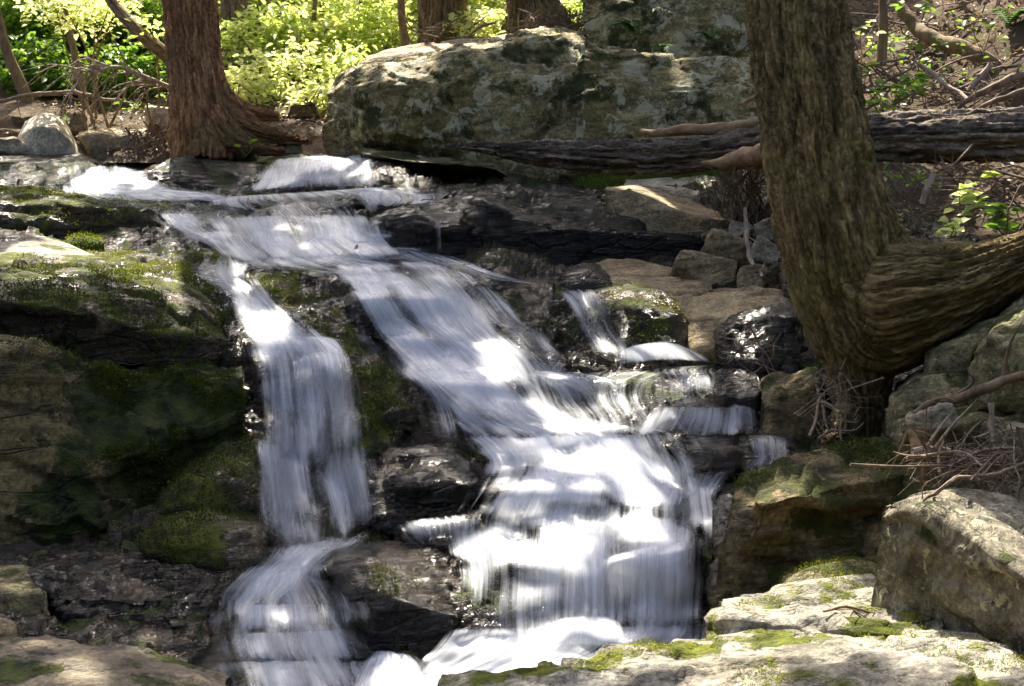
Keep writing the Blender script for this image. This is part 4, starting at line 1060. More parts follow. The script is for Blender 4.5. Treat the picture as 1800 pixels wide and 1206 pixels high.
water('water_left_chute', [
    veil([(350, 452, 440, 446, .3), (330, 468, 470, 462, .55), (345, 484, 450, 476, .65), (375, 505, 445, 492, .7)]),
    veil([(325, 480, 415, 476, .35), (370, 503, 450, 495, .7), (392, 532, 492, 524, .85), (408, 562, 520, 555, .8), (422, 598, 552, 584, .9), (430, 632, 596, 612, .9)], off=.05),
    veil([(400, 520, 450, 515, .6), (420, 560, 490, 550, .9), (445, 600, 540, 590, .8), (455, 640, 570, 625, .7)], off=.08),
    veil([(424, 606, 560, 590, .8), (428, 630, 604, 604, .95), (436, 660, 622, 640, .8), (438, 700, 632, 690, .75), (438, 745, 642, 745, .75), (436, 800, 650, 805, .8), (440, 850, 650, 850, .6)], off=.07, edge=.10, sag=-8),
    veil([(488, 650, 600, 606, .8), (486, 664, 618, 626, .95), (480, 700, 632, 680, .6), (490, 770, 640, 760, .5), (500, 830, 640, 820, .4)], off=.11, sag=-10, edge=.2),
    veil([(434, 752, 566, 790, .15), (433, 776, 562, 822, .6), (434, 796, 566, 842, .85), (444, 850, 572, 880, .7), (452, 915, 580, 930, .65), (455, 985, 590, 975, .7)], off=.10, edge=.12),
    veil([(440, 765, 520, 775, .2), (440, 790, 520, 800, .6), (448, 860, 530, 870, .5), (455, 960, 540, 965, .5)], off=.14),
    veil([(556, 800, 648, 762, .15), (552, 838, 655, 795, .65), (556, 862, 658, 812, .85), (566, 900, 668, 850, .7), (575, 940, 672, 890, .55), (585, 975, 670, 930, .5)], off=.10, sag=-6, edge=.12),
    veil([(450, 955, 660, 925, .3), (448, 978, 645, 950, .7), (430, 1000, 590, 985, .85), (400, 1028, 575, 1010, .9), (385, 1046, 590, 1030, .8), (380, 1075, 615, 1068, .75), (370, 1115, 640, 1110, .65), (375, 1160, 660, 1152, .6), (400, 1210, 690, 1206, .55), (420, 1260, 700, 1260, .5)], off=.05, edge=.10),
    veil([(430, 1005, 560, 990, .7), (400, 1040, 560, 1020, .9), (385, 1065, 520, 1055, .6), (390, 1090, 500, 1085, .4)], off=.08),
    veil([(372, 1062, 640, 1052, .6), (368, 1085, 650, 1080, .75), (366, 1112, 655, 1108, .4)], off=.07, edge=.1),
    veil([(366, 1112, 650, 1100, .6), (368, 1140, 665, 1135, .75), (380, 1165, 680, 1165, .4)], off=.07, edge=.1),
    veil([(390, 1160, 690, 1158, .6), (400, 1188, 700, 1190, .75), (420, 1240, 720, 1240, .5)], off=.07, edge=.1),
    veil([(560, 1010, 600, 1030, .4), (575, 1040, 625, 1055, .6), (590, 1080, 640, 1090, .4)], off=.07),
    veil([(764, 384, 774, 384, .75), (767, 415, 776, 415, .6), (768, 448, 778, 448, .6)], off=.03, edge=.3),
])
water('water_main_falls', [
    veil([(430, 452, 690, 432, .55), (428, 462, 750, 440, .8), (470, 474, 800, 460, .6), (560, 485, 860, 480, .5)], off=.04, edge=.08),
    veil([(558, 460, 760, 452, .6), (575, 475, 800, 470, .85), (600, 510, 855, 518, .85), (630, 560, 885, 562, .85), (655, 602, 930, 600, .9), (690, 640, 975, 640, .95), (745, 688, 990, 690, .95), (790, 730, 1015, 728, .95), (830, 766, 1110, 760, .95), (850, 810, 1150, 805, .7)], off=.06, edge=.10),
    veil([(570, 470, 680, 462, .7), (600, 510, 730, 505, .9), (625, 560, 770, 555, .6), (650, 600, 800, 600, .6)], off=.10),
    veil([(620, 555, 760, 545, .5), (650, 590, 830, 585, .95), (700, 640, 900, 640, .9), (770, 690, 960, 690, .9), (830, 740, 1000, 740, .9)], off=.10, edge=.2),
    veil([(638, 585, 740, 615, .5), (668, 625, 790, 660, .75), (715, 676, 840, 690, .65), (730, 716, 880, 728, .55), (740, 775, 905, 780, .65)]),
    veil([(690, 436, 790, 446, .5), (750, 452, 850, 470, .8), (815, 480, 930, 494, .8), (900, 498, 1000, 506, .4)], edge=.2),
    veil([(795, 492, 870, 500, .5), (815, 518, 900, 532, .7), (845, 556, 935, 572, .75), (880, 592, 985, 600, .75), (920, 648, 1005, 655, .65)]),
    veil([(850, 572, 930, 562, .5), (900, 598, 965, 600, .85), (940, 630, 1005, 640, .75), (960, 662, 1015, 660, .7)], off=.06),
    veil([(880, 655, 1235, 645, .7), (895, 676, 1160, 668, .9), (925, 706, 1145, 700, .75), (950, 738, 1170, 742, .7), (900, 778, 1195, 774, .9)], off=.05, edge=.08),
    veil([(900, 650, 1010, 650, .7), (960, 670, 1090, 668, .9), (1010, 700, 1110, 700, .7), (1060, 750, 1150, 750, .6)], off=.08),
    veil([(815, 762, 1190, 756, .9), (850, 788, 1205, 782, 1), (868, 818, 1232, 814, 1), (850, 850, 1242, 848, 1), (828, 888, 1248, 886, 1), (812, 916, 1252, 912, 1), (810, 960, 1250, 955, .6)], off=.07, edge=.10),
    veil([(900, 760, 1180, 756, 1), (910, 800, 1200, 795, 1), (930, 850, 1220, 850, 1), (930, 900, 1210, 900, .8)], off=.11, edge=.2),
    veil([(688, 916, 860, 895, .4), (698, 930, 865, 912, .75), (710, 948, 860, 940, .55), (740, 968, 860, 962, .35)], off=.03),
    veil([(810, 905, 1250, 900, .9), (804, 935, 1252, 928, .95), (812, 972, 1248, 958, .85), (818, 1010, 1246, 1000, .75), (816, 1060, 1242, 1060, .7), (820, 1110, 1238, 1110, .7), (830, 1160, 1235, 1150, .8)], off=.07, edge=.08),
    veil([(960, 935, 1090, 925, .7), (970, 960, 1090, 950, .9), (985, 1020, 1085, 1015, .65), (980, 1110, 1090, 1110, .5)], off=.11),
    veil([(1052, 982, 1248, 946, .9), (1045, 1004, 1252, 975, .98), (1050, 1056, 1246, 1046, .7), (1054, 1120, 1242, 1110, .6)], off=.13, sag=-8, edge=.1),
    veil([(940, 1098, 1090, 1088, .7), (930, 1118, 1105, 1112, .9), (900, 1150, 1125, 1150, .95)], off=.12, sag=-12),
    veil([(815, 1100, 1245, 1090, .5), (800, 1125, 1248, 1112, .9), (770, 1155, 1190, 1148, 1), (720, 1188, 1070, 1175, 1), (640, 1220, 1010, 1215, 1), (600, 1270, 1010, 1270, 1)], off=.08, edge=.08),
    veil([(648, 1140, 725, 1146, .7), (632, 1162, 752, 1168, 1), (612, 1192, 775, 1200, 1), (585, 1245, 810, 1245, 1)], off=.10),
])
water('water_right_steps', [
    veil([(962, 508, 1048, 504, .4), (982, 522, 1062, 520, .85), (1002, 550, 1076, 552, .85), (1018, 582, 1090, 582, .8), (1036, 612, 1110, 608, .9), (1048, 648, 1130, 644, .8)], off=.05),
    veil([(1080, 622, 1190, 606, .9), (1075, 636, 1225, 622, 1), (1070, 650, 1260, 644, .9)], off=.13, sag=-12, edge=.22),
    veil([(1240, 641, 1350, 641, .25), (1150, 648, 1275, 645, .5), (1155, 664, 1275, 666, .85), (1160, 698, 1280, 700, .8), (1150, 712, 1300, 712, .7)], off=.05),
    veil([(1276, 683, 1338, 683, .6), (1274, 700, 1340, 700, .85), (1270, 722, 1342, 720, .8)], off=.05),
    veil([(1145, 712, 1338, 712, .7), (1135, 732, 1342, 732, .85), (1115, 758, 1345, 754, .85), (1100, 770, 1350, 766, .6)], off=.05, edge=.08),
    veil([(1296, 762, 1395, 762, .4), (1302, 782, 1396, 782, .85), (1308, 806, 1396, 806, .7), (1290, 828, 1390, 822, .7)], off=.04, edge=.12),
    veil([(1200, 830, 1300, 825, .5), (1195, 850, 1280, 845, .7), (1180, 880, 1255, 880, .7)], off=.04),
])

# ------------------------------------------------------------------ trees
def bark_disp(V, axes, amp, fr, stretch, seed):
    tot, ws = 0, 0
    GR = np.zeros((len(V), 3)); best = np.full(len(V), 1e9)
    for pts, rad in axes:
        t, a, b = frames(pts)
        al = np.concatenate([[0], np.cumsum(np.linalg.norm(np.diff(pts, axis=0), axis=1))])
        dd = np.empty(len(V)); idx = np.empty(len(V), int)
        for s in range(0, len(V), 20000):
            x = np.linalg.norm(V[s:s + 20000, None] - pts[None], axis=-1)
            idx[s:s + 20000] = x.argmin(1); dd[s:s + 20000] = x.min(1)
        rel = V - pts[idx]
        ca, cb = (rel * a[idx]).sum(1), (rel * b[idx]).sum(1)
        L = al[idx] + (rel * t[idx]).sum(1)
        rr = np.sqrt(ca ** 2 + cb ** 2) + 1e-6
        R = rad.max()
        p = np.stack([ca / rr * R * fr, cb / rr * R * fr, L * fr * stretch], -1)
        near = dd / (rad[idx] + 1e-6)
        mk = near < best
        GR[mk] = np.stack([ca / rr * R, cb / rr * R, L], -1)[mk]; best = np.minimum(best, near)
        q = p + 0.45 * np.stack([fbm(p * 0.7, 2, seed + 1), fbm(p * .7, 2, seed + 2), 0 * L], -1)
        n1 = fbm(q, 2, seed + 3); n2 = fbm(q * 1.9 + 9, 2, seed + 4)
        fur = np.exp(-(n1 / 0.15) ** 2) + 0.55 * np.exp(-(n2 / 0.14) ** 2)
        dsp = amp * (0.35 - fur + 0.85 * fbm(p * np.array([2.0, 2.0, 7.0]), 4, seed + 5) + 0.8 * fbm(p * 0.5, 2, seed + 6))
        w = np.exp(-4.0 * np.maximum(dd / (rad[idx] + 1e-6) - 0.8, 0)) + 1e-6
        tot = tot + w * dsp; ws = ws + w
    return tot / ws, GR

def trunk_mesh(tubes, voxel, amp, fr, stretch, seed, mat, name, parent, squash=None, upper=None):
    """tubes: lists of (u, v, d, radius in picture pixels); merged into one skin, then furrowed"""
    b = Bag(); axes = []
    for tb in tubes:
        tb = np.asarray(tb, float)
        q = catmull(tb, 50)
        pts = P(q[:, 0], q[:, 1], q[:, 2]); rad = q[:, 3] * q[:, 2] / F
        axes.append((pts, rad))
        b.tube(pts, rad, 28, 50)
    tmp = mesh_obj('tmp', np.concatenate(b.V), b.F, None, origin=np.zeros(3))
    m = tmp.modifiers.new('r', 'REMESH'); m.mode = 'VOXEL'; m.voxel_size = voxel
    m2 = tmp.modifiers.new('s', 'SMOOTH'); m2.iterations = 6; m2.factor = 0.5
    bpy.context.view_layer.update()
    dg = bpy.context.evaluated_depsgraph_get()
    me = bpy.data.meshes.new_from_object(tmp.evaluated_get(dg))
    nv = len(me.vertices)
    V = np.empty(nv * 3, np.float32); me.vertices.foreach_get('co', V); V = V.reshape(-1, 3).astype(float)
    N = np.empty(nv * 3, np.float32); me.vertices.foreach_get('normal', N); N = N.reshape(-1, 3).astype(float)
    fl = np.empty(len(me.loops), np.int32); me.loops.foreach_get('vertex_index', fl)
    tot = np.empty(len(me.polygons), np.int32); me.polygons.foreach_get('loop_total', tot)
    st = np.empty(len(me.polygons), np.int32); me.polygons.foreach_get('loop_start', st)
    q4 = fl[st[tot == 4][:, None] + np.arange(4)]
    fs = [q4]
    if (tot == 3).any(): fs.append(fl[st[tot == 3][:, None] + np.arange(3)])
    bpy.data.objects.remove(tmp); bpy.data.meshes.remove(me)
    dsp, GR = bark_disp(V, axes, amp, fr, stretch, seed)
    V = V + N * dsp[:, None]
    bag = Bag().add(V, *fs)
    p0, r0 = axes[0][0][0], axes[0][1][0]
    if upper:
        up = [p0 + np.array([0, 0, -0.12]), p0 + np.array(upper) * 0.5, p0 + np.array(upper)]
        bag.tube(up, [r0 * 0.97, r0 * 0.8, r0 * 0.35], 16, 16)
    o = bag.build(name, mat, parent)
    full = np.zeros((bag.n, 3)); full[:len(GR)] = GR
    o.data.attributes.new('grain', 'FLOAT_VECTOR', 'POINT').data.foreach_set('vector', full.astype(np.float32).ravel())
    return o, p0

TREES = []                                                 # (root, top point) - crowns are hung on these further down
def tree(label, base, tubes, mat, voxel=0.014, amp=0.016, fr=13, stretch=0.10, seed=1, upper=(0.1, 0.1, 7.5), name='tree'):
    root = empty(name, tuple(P(*base)))
    tag(root, label, 'tree')
    o, p0 = trunk_mesh(tubes, voxel, amp, fr, stretch, seed, mat, 'trunk', root, upper=upper)
    TREES.append((root, p0 + np.array(upper)))
    return root
tree('big furrowed olive brown tree leaning beside the falls, one thick root sweeping right', (1510, 760, 7.5), [
    [(1396, -40, 7.75, 86), (1404, 60, 7.7, 87), (1417, 140, 7.65, 88), (1430, 220, 7.6, 90), (1444, 300, 7.55, 94), (1462, 390, 7.5, 98), (1482, 480, 7.48, 98), (1500, 560, 7.48, 86), (1514, 640, 7.5, 62), (1522, 710, 7.52, 42), (1524, 790, 7.55, 38)],
    [(1500, 500, 7.5, 78), (1550, 530, 7.42, 104), (1610, 525, 7.3, 100), (1700, 500, 7.2, 72), (1800, 458, 7.1, 47), (1920, 425, 7.0, 38)],
    [(1520, 570, 7.5, 66), (1565, 600, 7.42, 60), (1640, 560, 7.3, 60), (1740, 510, 7.2, 40), (1850, 470, 7.15, 30)],
    [(1478, 380, 7.55, 84), (1545, 468, 7.5, 78), (1625, 486, 7.42, 60), (1720, 468, 7.3, 44)],
    [(1490, 500, 7.44, 84), (1545, 575, 7.40, 84), (1590, 580, 7.34, 62), (1650, 555, 7.28, 60)],
    [(1500, 720, 7.5, 30), (1480, 760, 7.4, 18), (1455, 778, 7.3, 9)]], M_BARK_O, 0.009, 0.032, 17, 0.14, 2, (-0.5, 0.2, 7.0))
tree('red brown trunk at the upper left with flared mossy roots over the pool edge', (350, 262, 13.2), [
    [(333, -30, 13.3, 43), (338, 60, 13.3, 44), (346, 130, 13.25, 47), (354, 190, 13.2, 54), (360, 240, 13.2, 58), (362, 285, 13.2, 60)],
    [(362, 150, 13.25, 36), (388, 192, 13.2, 32), (432, 222, 13.2, 22), (480, 238, 13.25, 12), (545, 250, 13.3, 6)],
    [(370, 205, 13.1, 34), (408, 246, 13.05, 22), (450, 260, 13.0, 11), (500, 266, 13.0, 6)],
    [(385, 172, 13.5, 22), (430, 196, 13.7, 14), (490, 208, 13.9, 6)],
    [(330, 200, 13.2, 30), (322, 250, 13.15, 24), (318, 285, 13.1, 18)]], M_BARK_R, 0.014, 0.034, 13, 0.09, 5, (-0.2, 0.4, 7.0))
tree('pale sunlit trunk behind the red brown one, half hidden by bright leaves', (418, 120, 17.5), [
    [(414, -30, 17.5, 27), (416, 40, 17.5, 28), (420, 150, 17.5, 34)]], M_BARK_P, 0.02, 0.012, 10, 0.1, 7, (0.1, 0.5, 7.5))
tree('thick grey brown trunk standing behind the left end of the great boulder', (778, 95, 15.6), [
    [(778, -30, 15.6, 41), (778, 40, 15.6, 42), (775, 110, 15.6, 46)]], M_BARK_O, 0.017, 0.03, 13, 0.1, 8, (0.2, 0.4, 7.5))
tree('grey brown trunk with spreading foot on top of the boulder ridge', (935, 50, 15.2), [
    [(930, -40, 15.2, 42), (934, 0, 15.2, 45), (940, 35, 15.2, 58), (945, 80, 15.2, 74)]], M_BARK_O, 0.017, 0.03, 13, 0.1, 9, (-0.1, 0.4, 7.5))
tree('slim orange brown sapling trunk left of the thick grey brown trunk', (714, 95, 16.0), [
    [(703, -30, 16, 6.5), (706, 30, 16, 7), (712, 70, 16, 8), (716, 110, 16, 9)]], M_STEM, 0.012, 0.004, 22, 0.1, 10, (0, 0.2, 6.0), 'sapling')
tree('bent slim trunk leaning down to the left, behind the red brown tree', (330, 135, 15.2), [
    [(175, -30, 13.9, 9), (205, 15, 13.9, 10), (250, 62, 13.8, 11.5), (290, 95, 13.8, 12.5), (345, 135, 13.8, 14)]], M_BARK_P, 0.012, 0.004, 18, 0.1, 11, (-1.4, 0.6, 4.0), 'leaning_tree')
tree('slim sapling with sunlit left edge on the right hillside', (1550, 105, 11.6), [
    [(1551, -30, 11.6, 7.5), (1553, 40, 11.6, 8), (1551, 80, 11.6, 9), (1547, 116, 11.6, 11)]], M_STEM, 0.009, 0.004, 22, 0.1, 12, (0.1, 0.2, 6.0), 'sapling')
for i, (pp, lab) in enumerate([
    ([(-6, 20, 15.2, 8), (12, 90, 15.2, 9), (38, 150, 15.2, 11), (58, 205, 15.2, 13)], 'brown leaning sapling nearest the left picture edge'),
    ([(112, 10, 15.6, 5), (126, 70, 15.6, 6), (140, 140, 15.5, 7), (156, 220, 15.4, 9)], 'thin brown sapling rising from the small tan stone behind the dome boulder'),
    ([(40, -30, 17.5, 6), (44, 40, 17.5, 6), (52, 110, 17.5, 7), (70, 190, 17.5, 8)], 'thin shaded sapling between the two brown leaning ones'),
    ([(556, -30, 17, 4), (550, 60, 17, 5), (546, 130, 17, 5), (552, 190, 17, 6)], 'dark thin stem amid the bright bushes')]):
    tree(lab, (pp[-1][0], pp[-1][1], pp[-1][2]), [pp], M_STEM, 0.012, 0.003, 22, 0.1, 14 + i, (-0.5, 0.4, 4.5), 'sapling')

# ------------------------------------------------------------------ fallen wood
def spline(uvd): a = np.asarray(uvd, float); return P(a[:, 0], a[:, 1], a[:, 2])
log = empty('fallen_log', tuple(P(1300, 262, 10.2)))
tag(log, 'long grey fallen log passing behind the big tree, its left end splintered to a point', 'log')
trunk_mesh([[(786, 254, 11.5, 3), (860, 262, 11.3, 9), (960, 270, 11.1, 20), (1060, 275, 10.9, 26), (1160, 274, 10.7, 29), (1260, 268, 10.5, 32), (1360, 256, 10.2, 36), (1480, 246, 9.9, 42), (1620, 240, 9.6, 45), (1780, 238, 9.35, 47), (1960, 240, 9.1, 50)]],
    0.011, 0.034, 13, 0.12, 30, M_LOG, 'trunk', log)
def splinter(name, pts, par, mat, sq=0.4, seed=0):
    a = np.asarray(pts, float)
    V, f, c = tube_geo(P(a[:, 0], a[:, 1], a[:, 2]), a[:, 3] * a[:, 2] / F, 10, 40, 0.02, seed)
    V = V + 0.012 * np.stack([0 * V[:, 0], fbm(V * np.array([3, 25, 25]), 3, seed), fbm(V * np.array([3, 25, 25]), 3, seed + 1)], -1)
    return mesh_obj(name, V, [f, c], mat, par)
splinter('splinter', [(1128, 236, 10.9, 5), (1180, 233, 10.7, 9), (1260, 226, 10.55, 11), (1345, 218, 10.4, 12), (1400, 214, 10.3, 12)], log, M_SPLIT, seed=3)
splinter('splinter', [(1236, 286, 10.3, 4), (1270, 284, 10.2, 11), (1310, 278, 10.05, 16), (1350, 272, 9.9, 20), (1400, 268, 9.8, 18)], log, M_SPLIT, seed=5)
splinter('splinter', [(1300, 182, 10.6, 2), (1322, 174, 10.5, 4), (1345, 166, 10.4, 5)], log, M_SPLIT, seed=7)
x = splinter('broken_branch', [(1018, 303, 11.0, 4), (1045, 299, 10.95, 5), (1070, 300, 10.9, 4), (1098, 303, 10.9, 2)], None, M_SPLIT, seed=9)
tag(x, 'short bare piece of broken branch tucked under the fallen log', 'branch')
def branch(name, label, pts, mat, seed=0, cat='branch', twigs=0, seg=8, amp=0.006):
    a = np.asarray(pts, float)
    p = P(a[:, 0], a[:, 1], a[:, 2]); r = a[:, 3] * a[:, 2] / F
    b = Bag()
    V, f, c = tube_geo(p, r, seg, max(30, len(p) * 10), 0.03, seed)
    V = V + amp * np.stack([fbm(V * 20, 3, seed + k) for k in range(3)], -1)
    b.add(V, f, c)
    rg = np.random.RandomState(seed)
    q = catmull(np.concatenate([p, r[:, None]], 1), 40)
    for _ in range(twigs):
        i = rg.randint(3, 38); s = q[i, :3]
        t = q[i + 1, :3] - q[i, :3]; t /= np.linalg.norm(t)
        dr = t * 0.5 + rg.normal(size=3) * np.array([.6, .5, .7]); dr /= np.linalg.norm(dr)
        L = rg.uniform(.08, .3)
        b.tube([s, s + dr * L * .5 + rg.normal(size=3) * .02, s + dr * L + rg.normal(size=3) * .04], [q[i, 3] * .45, q[i, 3] * .3, 0.001], 5, 8)
    o = b.build(name, mat)
    return tag(o, label, cat)
branch('fallen_log', 'sunlit fallen trunk slanting down the right hillside', [(1580, 10, 12.3, 9), (1606, 45, 12.2, 12), (1640, 66, 12.0, 14), (1690, 85, 11.8, 14), (1742, 108, 11.7, 12), (1800, 150, 11.9, 9)], M_STEM, 3, 'log')
branch('fallen_branch', 'thicker grey branch resting on the log at the right picture edge', [(1674, 196, 9.9, 4), (1720, 168, 9.9, 6), (1760, 148, 9.9, 7), (1830, 122, 9.9, 8)], M_TWIG, 4, twigs=4)
branch('fallen_branch', 'thinner lower branch on the log at the right picture edge', [(1705, 198, 9.8, 3), (1750, 176, 9.8, 4.5), (1830, 148, 9.8, 5)], M_TWIG, 5, twigs=3)
branch('crooked_branch', 'long crooked brown branch lying over the shaded rocks right of the trunk foot', [(1600, 725, 6.6, 3), (1640, 704, 6.6, 6), (1690, 695, 6.55, 9), (1740, 676, 6.5, 10), (1775, 662, 6.5, 9), (1850, 662, 6.45, 9)], M_ROOT, 6, twigs=3)
branch('broken_stick', 'orange split stick standing out of the twig tangle, frayed at both ends', [(1594, 745, 6.3, 6), (1606, 775, 6.28, 9), (1620, 800, 6.25, 11), (1632, 850, 6.25, 5)], M_SPLIT, 7, 'stick', twigs=5)
branch('broken_stick', 'pale broken stick lying level across the twig tangle', [(1606, 795, 6.2, 7), (1650, 790, 6.2, 9), (1700, 800, 6.2, 5), (1760, 815, 6.2, 3)], M_TWIGP, 8, 'stick', twigs=4)
branch('broken_stick', 'upright pale stick at the right edge above the twig tangle', [(1750, 705, 6.3, 5), (1752, 735, 6.3, 5), (1744, 775, 6.3, 4)], M_TWIGP, 9, 'stick', twigs=2)
branch('long_vine', 'thin curving grey vine over the top of the upright grained stone', [(1605, 925, 5.45, 2), (1625, 880, 5.5, 3), (1690, 850, 5.6, 4), (1740, 832, 5.7, 4), (1830, 800, 5.8, 4)], M_TWIG, 10, 'vine', twigs=5)
branch('twig', 'small forked twig lying on the middle pale slab', [(1440, 1078, 5.35, 2), (1480, 1070, 5.4, 3), (1530, 1082, 5.4, 2)], M_ROOT, 11, 'twig', twigs=4, amp=.002)
branch('tall_stick', 'thin sunlit stick leaning over the rubble stones under the hanging roots', [(1310, 368, 10.0, 3), (1312, 410, 9.95, 4), (1318, 450, 9.9, 4), (1340, 490, 9.7, 3)], M_TWIGP, 12, 'stick', twigs=5)
branch('forked_stick', 'crooked sunlit stick above the log on the right hillside', [(1608, 112, 11, 3), (1640, 132, 10.9, 4), (1665, 150, 10.8, 4), (1702, 172, 10.6, 4)], M_TWIGP, 13, 'stick', twigs=5)
branch('forked_stick', 'sunlit snag of wood rising behind the two branches at the right', [(1700, 160, 10.4, 4), (1718, 138, 10.4, 5), (1738, 112, 10.4, 5)], M_TWIGP, 14, 'stick', twigs=5)
branch('bark_strip', 'pale upright strip of wood under the log on the right bank', [(1618, 358, 9.3, 5), (1632, 330, 9.3, 7), (1642, 305, 9.3, 4)], M_TWIGP, 15, 'wood strip')
branch('pool_branch', 'long thin bare branch lying across the saplings at the left', [(-20, 182, 14.6, 3), (60, 168, 14.6, 4), (130, 163, 14.6, 4), (230, 182, 14.4, 2)], M_TWIG, 16, twigs=6)

def tangle(name, label, u, v, d, w, h, n, mat, seed, rpx=1.4, L=0.3, down=0.0, cat='twigs', dep=0.25, parent=None):
    rg = np.random.RandomState(seed)
    b = Bag()
    for _ in range(n):
        c = P(u + rg.uniform(-w / 2, w / 2), v + rg.uniform(-h / 2, h / 2), d + rg.uniform(-dep, dep))
        dr = rg.normal(size=3) * np.array([1, .6, .6]) + np.array([0, 0, -down]); dr /= np.linalg.norm(dr)
        l = L * rg.uniform(.5, 1.3)
        k = rg.normal(size=(2, 3)) * l * .07
        r = rpx * d / F * min(2.6, math.exp(rg.normal() * .55) * .8); l *= rg.uniform(.6, 1.5)
        b.tube([c - dr * l / 2, c - dr * l * .1 + k[0], c + dr * l * .25 + k[1], c + dr * l / 2], [r, r * .9, r * .7, r * .3], 5, 12)
    o = b.build(name, mat)
    return tag(o, label, cat, kind='stuff')
tangle('hanging_roots', '', 1300, 345, 10.6, 62, 105, 130, M_TWIG, 1, 1.3, .35, 2.2)
tangle('hanging_roots', '', 1330, 360, 10.7, 60, 120, 60, M_ROOT, 2, 1.2, .35, 1.5)
tangle('root_fringe', '', 262, 248, 13.35, 70, 34, 70, M_ROOT, 3, 1.0, .22, 1.6)
tangle('root_tangle', '', 1462, 715, 7.1, 60, 100, 42, M_TWIG, 4, 1.3, .28, .6)
tangle('twig_tangle', '', 1700, 815, 6.2, 210, 60, 95, M_TWIG, 5, 1.5, .32, .3)
tangle('twig_tangle', '', 1760, 835, 6.0, 130, 40, 60, M_TWIG, 6, 1.5, .3, .2)
tangle('bank_twigs', '', 1600, 340, 9.4, 180, 100, 70, M_TWIG, 7, 1.2, .4, .4)
tangle('bank_twigs', '', 1750, 340, 9.0, 160, 100, 55, M_TWIG, 8, 1.2, .4, .3)
tangle('hill_twigs', '', 1640, 150, 11.0, 260, 80, 120, M_TWIG, 9, 1.4, .4, .3)
tangle('hill_twigs', '', 1680, 50, 12.6, 300, 100, 110, M_TWIG, 10, 1.3, .45, .3)
tangle('water_twigs', '', 1330, 625, 8.5, 90, 60, 45, M_TWIG, 11, .8, .22, .3)
tangle('boulder_twigs', '', 990, 38, 14.2, 120, 22, 90, M_TWIG, 12, 1.3, .3, .1)
tangle('log_twigs', '', 790, 55, 15.0, 120, 40, 40, M_TWIG, 13, 1.2, .4, .2)

# the dead spray of a fallen conifer bough at the left
def dead_bough():
    root = empty('dead_bough', tuple(P(300, 160, 13.9)))
    tag(root, 'bare drooping dead bough of pale twigs left of the red brown trunk', 'branch')
    rg = np.random.RandomState(21)
    main = [(312, 160, 13.9, 5), (262, 138, 13.8, 4), (205, 118, 13.7, 3), (160, 130, 13.6, 2)]
    a = np.asarray(main, float); p = P(a[:, 0], a[:, 1], a[:, 2]); r = a[:, 3] * a[:, 2] / F
    Bag().tube(p, r, 7, 30).build('stem', M_TWIGP, root)
    b = Bag(); q = catmull(p, 40)
    for i in range(30):
        s = q[rg.randint(4, 39)]
        l = rg.uniform(.25, .75)
        dx, dz = -rg.uniform(.35, 1.0), rg.uniform(-.75, .05)
        e = s + np.array([dx * l, rg.uniform(-.3, .1) * l, dz * l])
        m = (s + e) / 2 + np.array([-.02, 0, rg.uniform(.08, .2) * l])
        b.tube([s, m, e], [.008, .006, .002], 5, 10)
        for _ in range(2):
            w = m + (e - m) * rg.uniform(0, .6)
            e2 = w + np.array([rg.uniform(-.16, .02), rg.normal() * .06, rg.uniform(-.2, .0)])
            b.tube([w, (w + e2) / 2 + rg.normal(size=3) * .012, e2], [.004, .003, .0015], 4, 6)
    b.build('twigs', M_TWIGP, root)
dead_bough()
# ------------------------------------------------------------------ leaves, shrubs, ferns, crowns
def leaves(c, dirs, nor, L, Wd, droop=0.12, fold=0.25):
    """leaf blades: two quads folded along the midrib"""
    c, dirs, nor = np.asarray(c), np.asarray(dirs), np.asarray(nor)
    dirs = dirs / (np.linalg.norm(dirs, axis=1, keepdims=True) + 1e-9)
    side = np.cross(nor, dirs); side /= np.linalg.norm(side, axis=1, keepdims=True) + 1e-9
    up = np.cross(dirs, side)
    L = L[:, None]; Wd = Wd[:, None]
    v = [c, c + dirs * L * .33 + side * Wd * .5 + up * Wd * fold, c + dirs * L * .7 + side * Wd * .36 + up * (Wd * fold - L * droop * .4),
         c + dirs * L - up * L * droop, c + dirs * L * .7 - side * Wd * .36 + up * (Wd * fold - L * droop * .4), c + dirs * L * .33 - side * Wd * .5 + up * Wd * fold]
    V = np.stack(v, 1).reshape(-1, 3)
    b = np.arange(len(c))[:, None] * 6
    return V, np.concatenate([b + np.array([0, 3, 2, 1]), b + np.array([0, 5, 4, 3])])

def sprays(rg, centers, per, spread, size, flat=0.35):
    """flat sprays of leaves round each centre"""
    n = len(centers) * per
    c = np.repeat(centers, per, 0)
    th = rg.uniform(0, 2 * np.pi, n); rr = spread * np.sqrt(rg.uniform(0.02, 1, n))
    tl = np.repeat(rg.normal(size=(len(centers), 2)) * 0.30, per, 0)
    off = np.stack([rr * np.cos(th), rr * np.sin(th), 0 * th], -1)
    off[:, 2] = off[:, 0] * tl[:, 0] + off[:, 1] * tl[:, 1] + rg.normal(size=n) * spread * .10 - 0.25 * rr
    dirs = np.stack([np.cos(th), np.sin(th), rg.normal(size=n) * .3], -1) + rg.normal(size=(n, 3)) * .35
    nor = np.stack([rg.normal(size=n) * flat, rg.normal(size=n) * flat, np.ones(n)], -1)
    L = size * rg.uniform(.55, 1.25, n)
    return leaves(c + off, dirs, nor, L, L * rg.uniform(.5, .75, n))

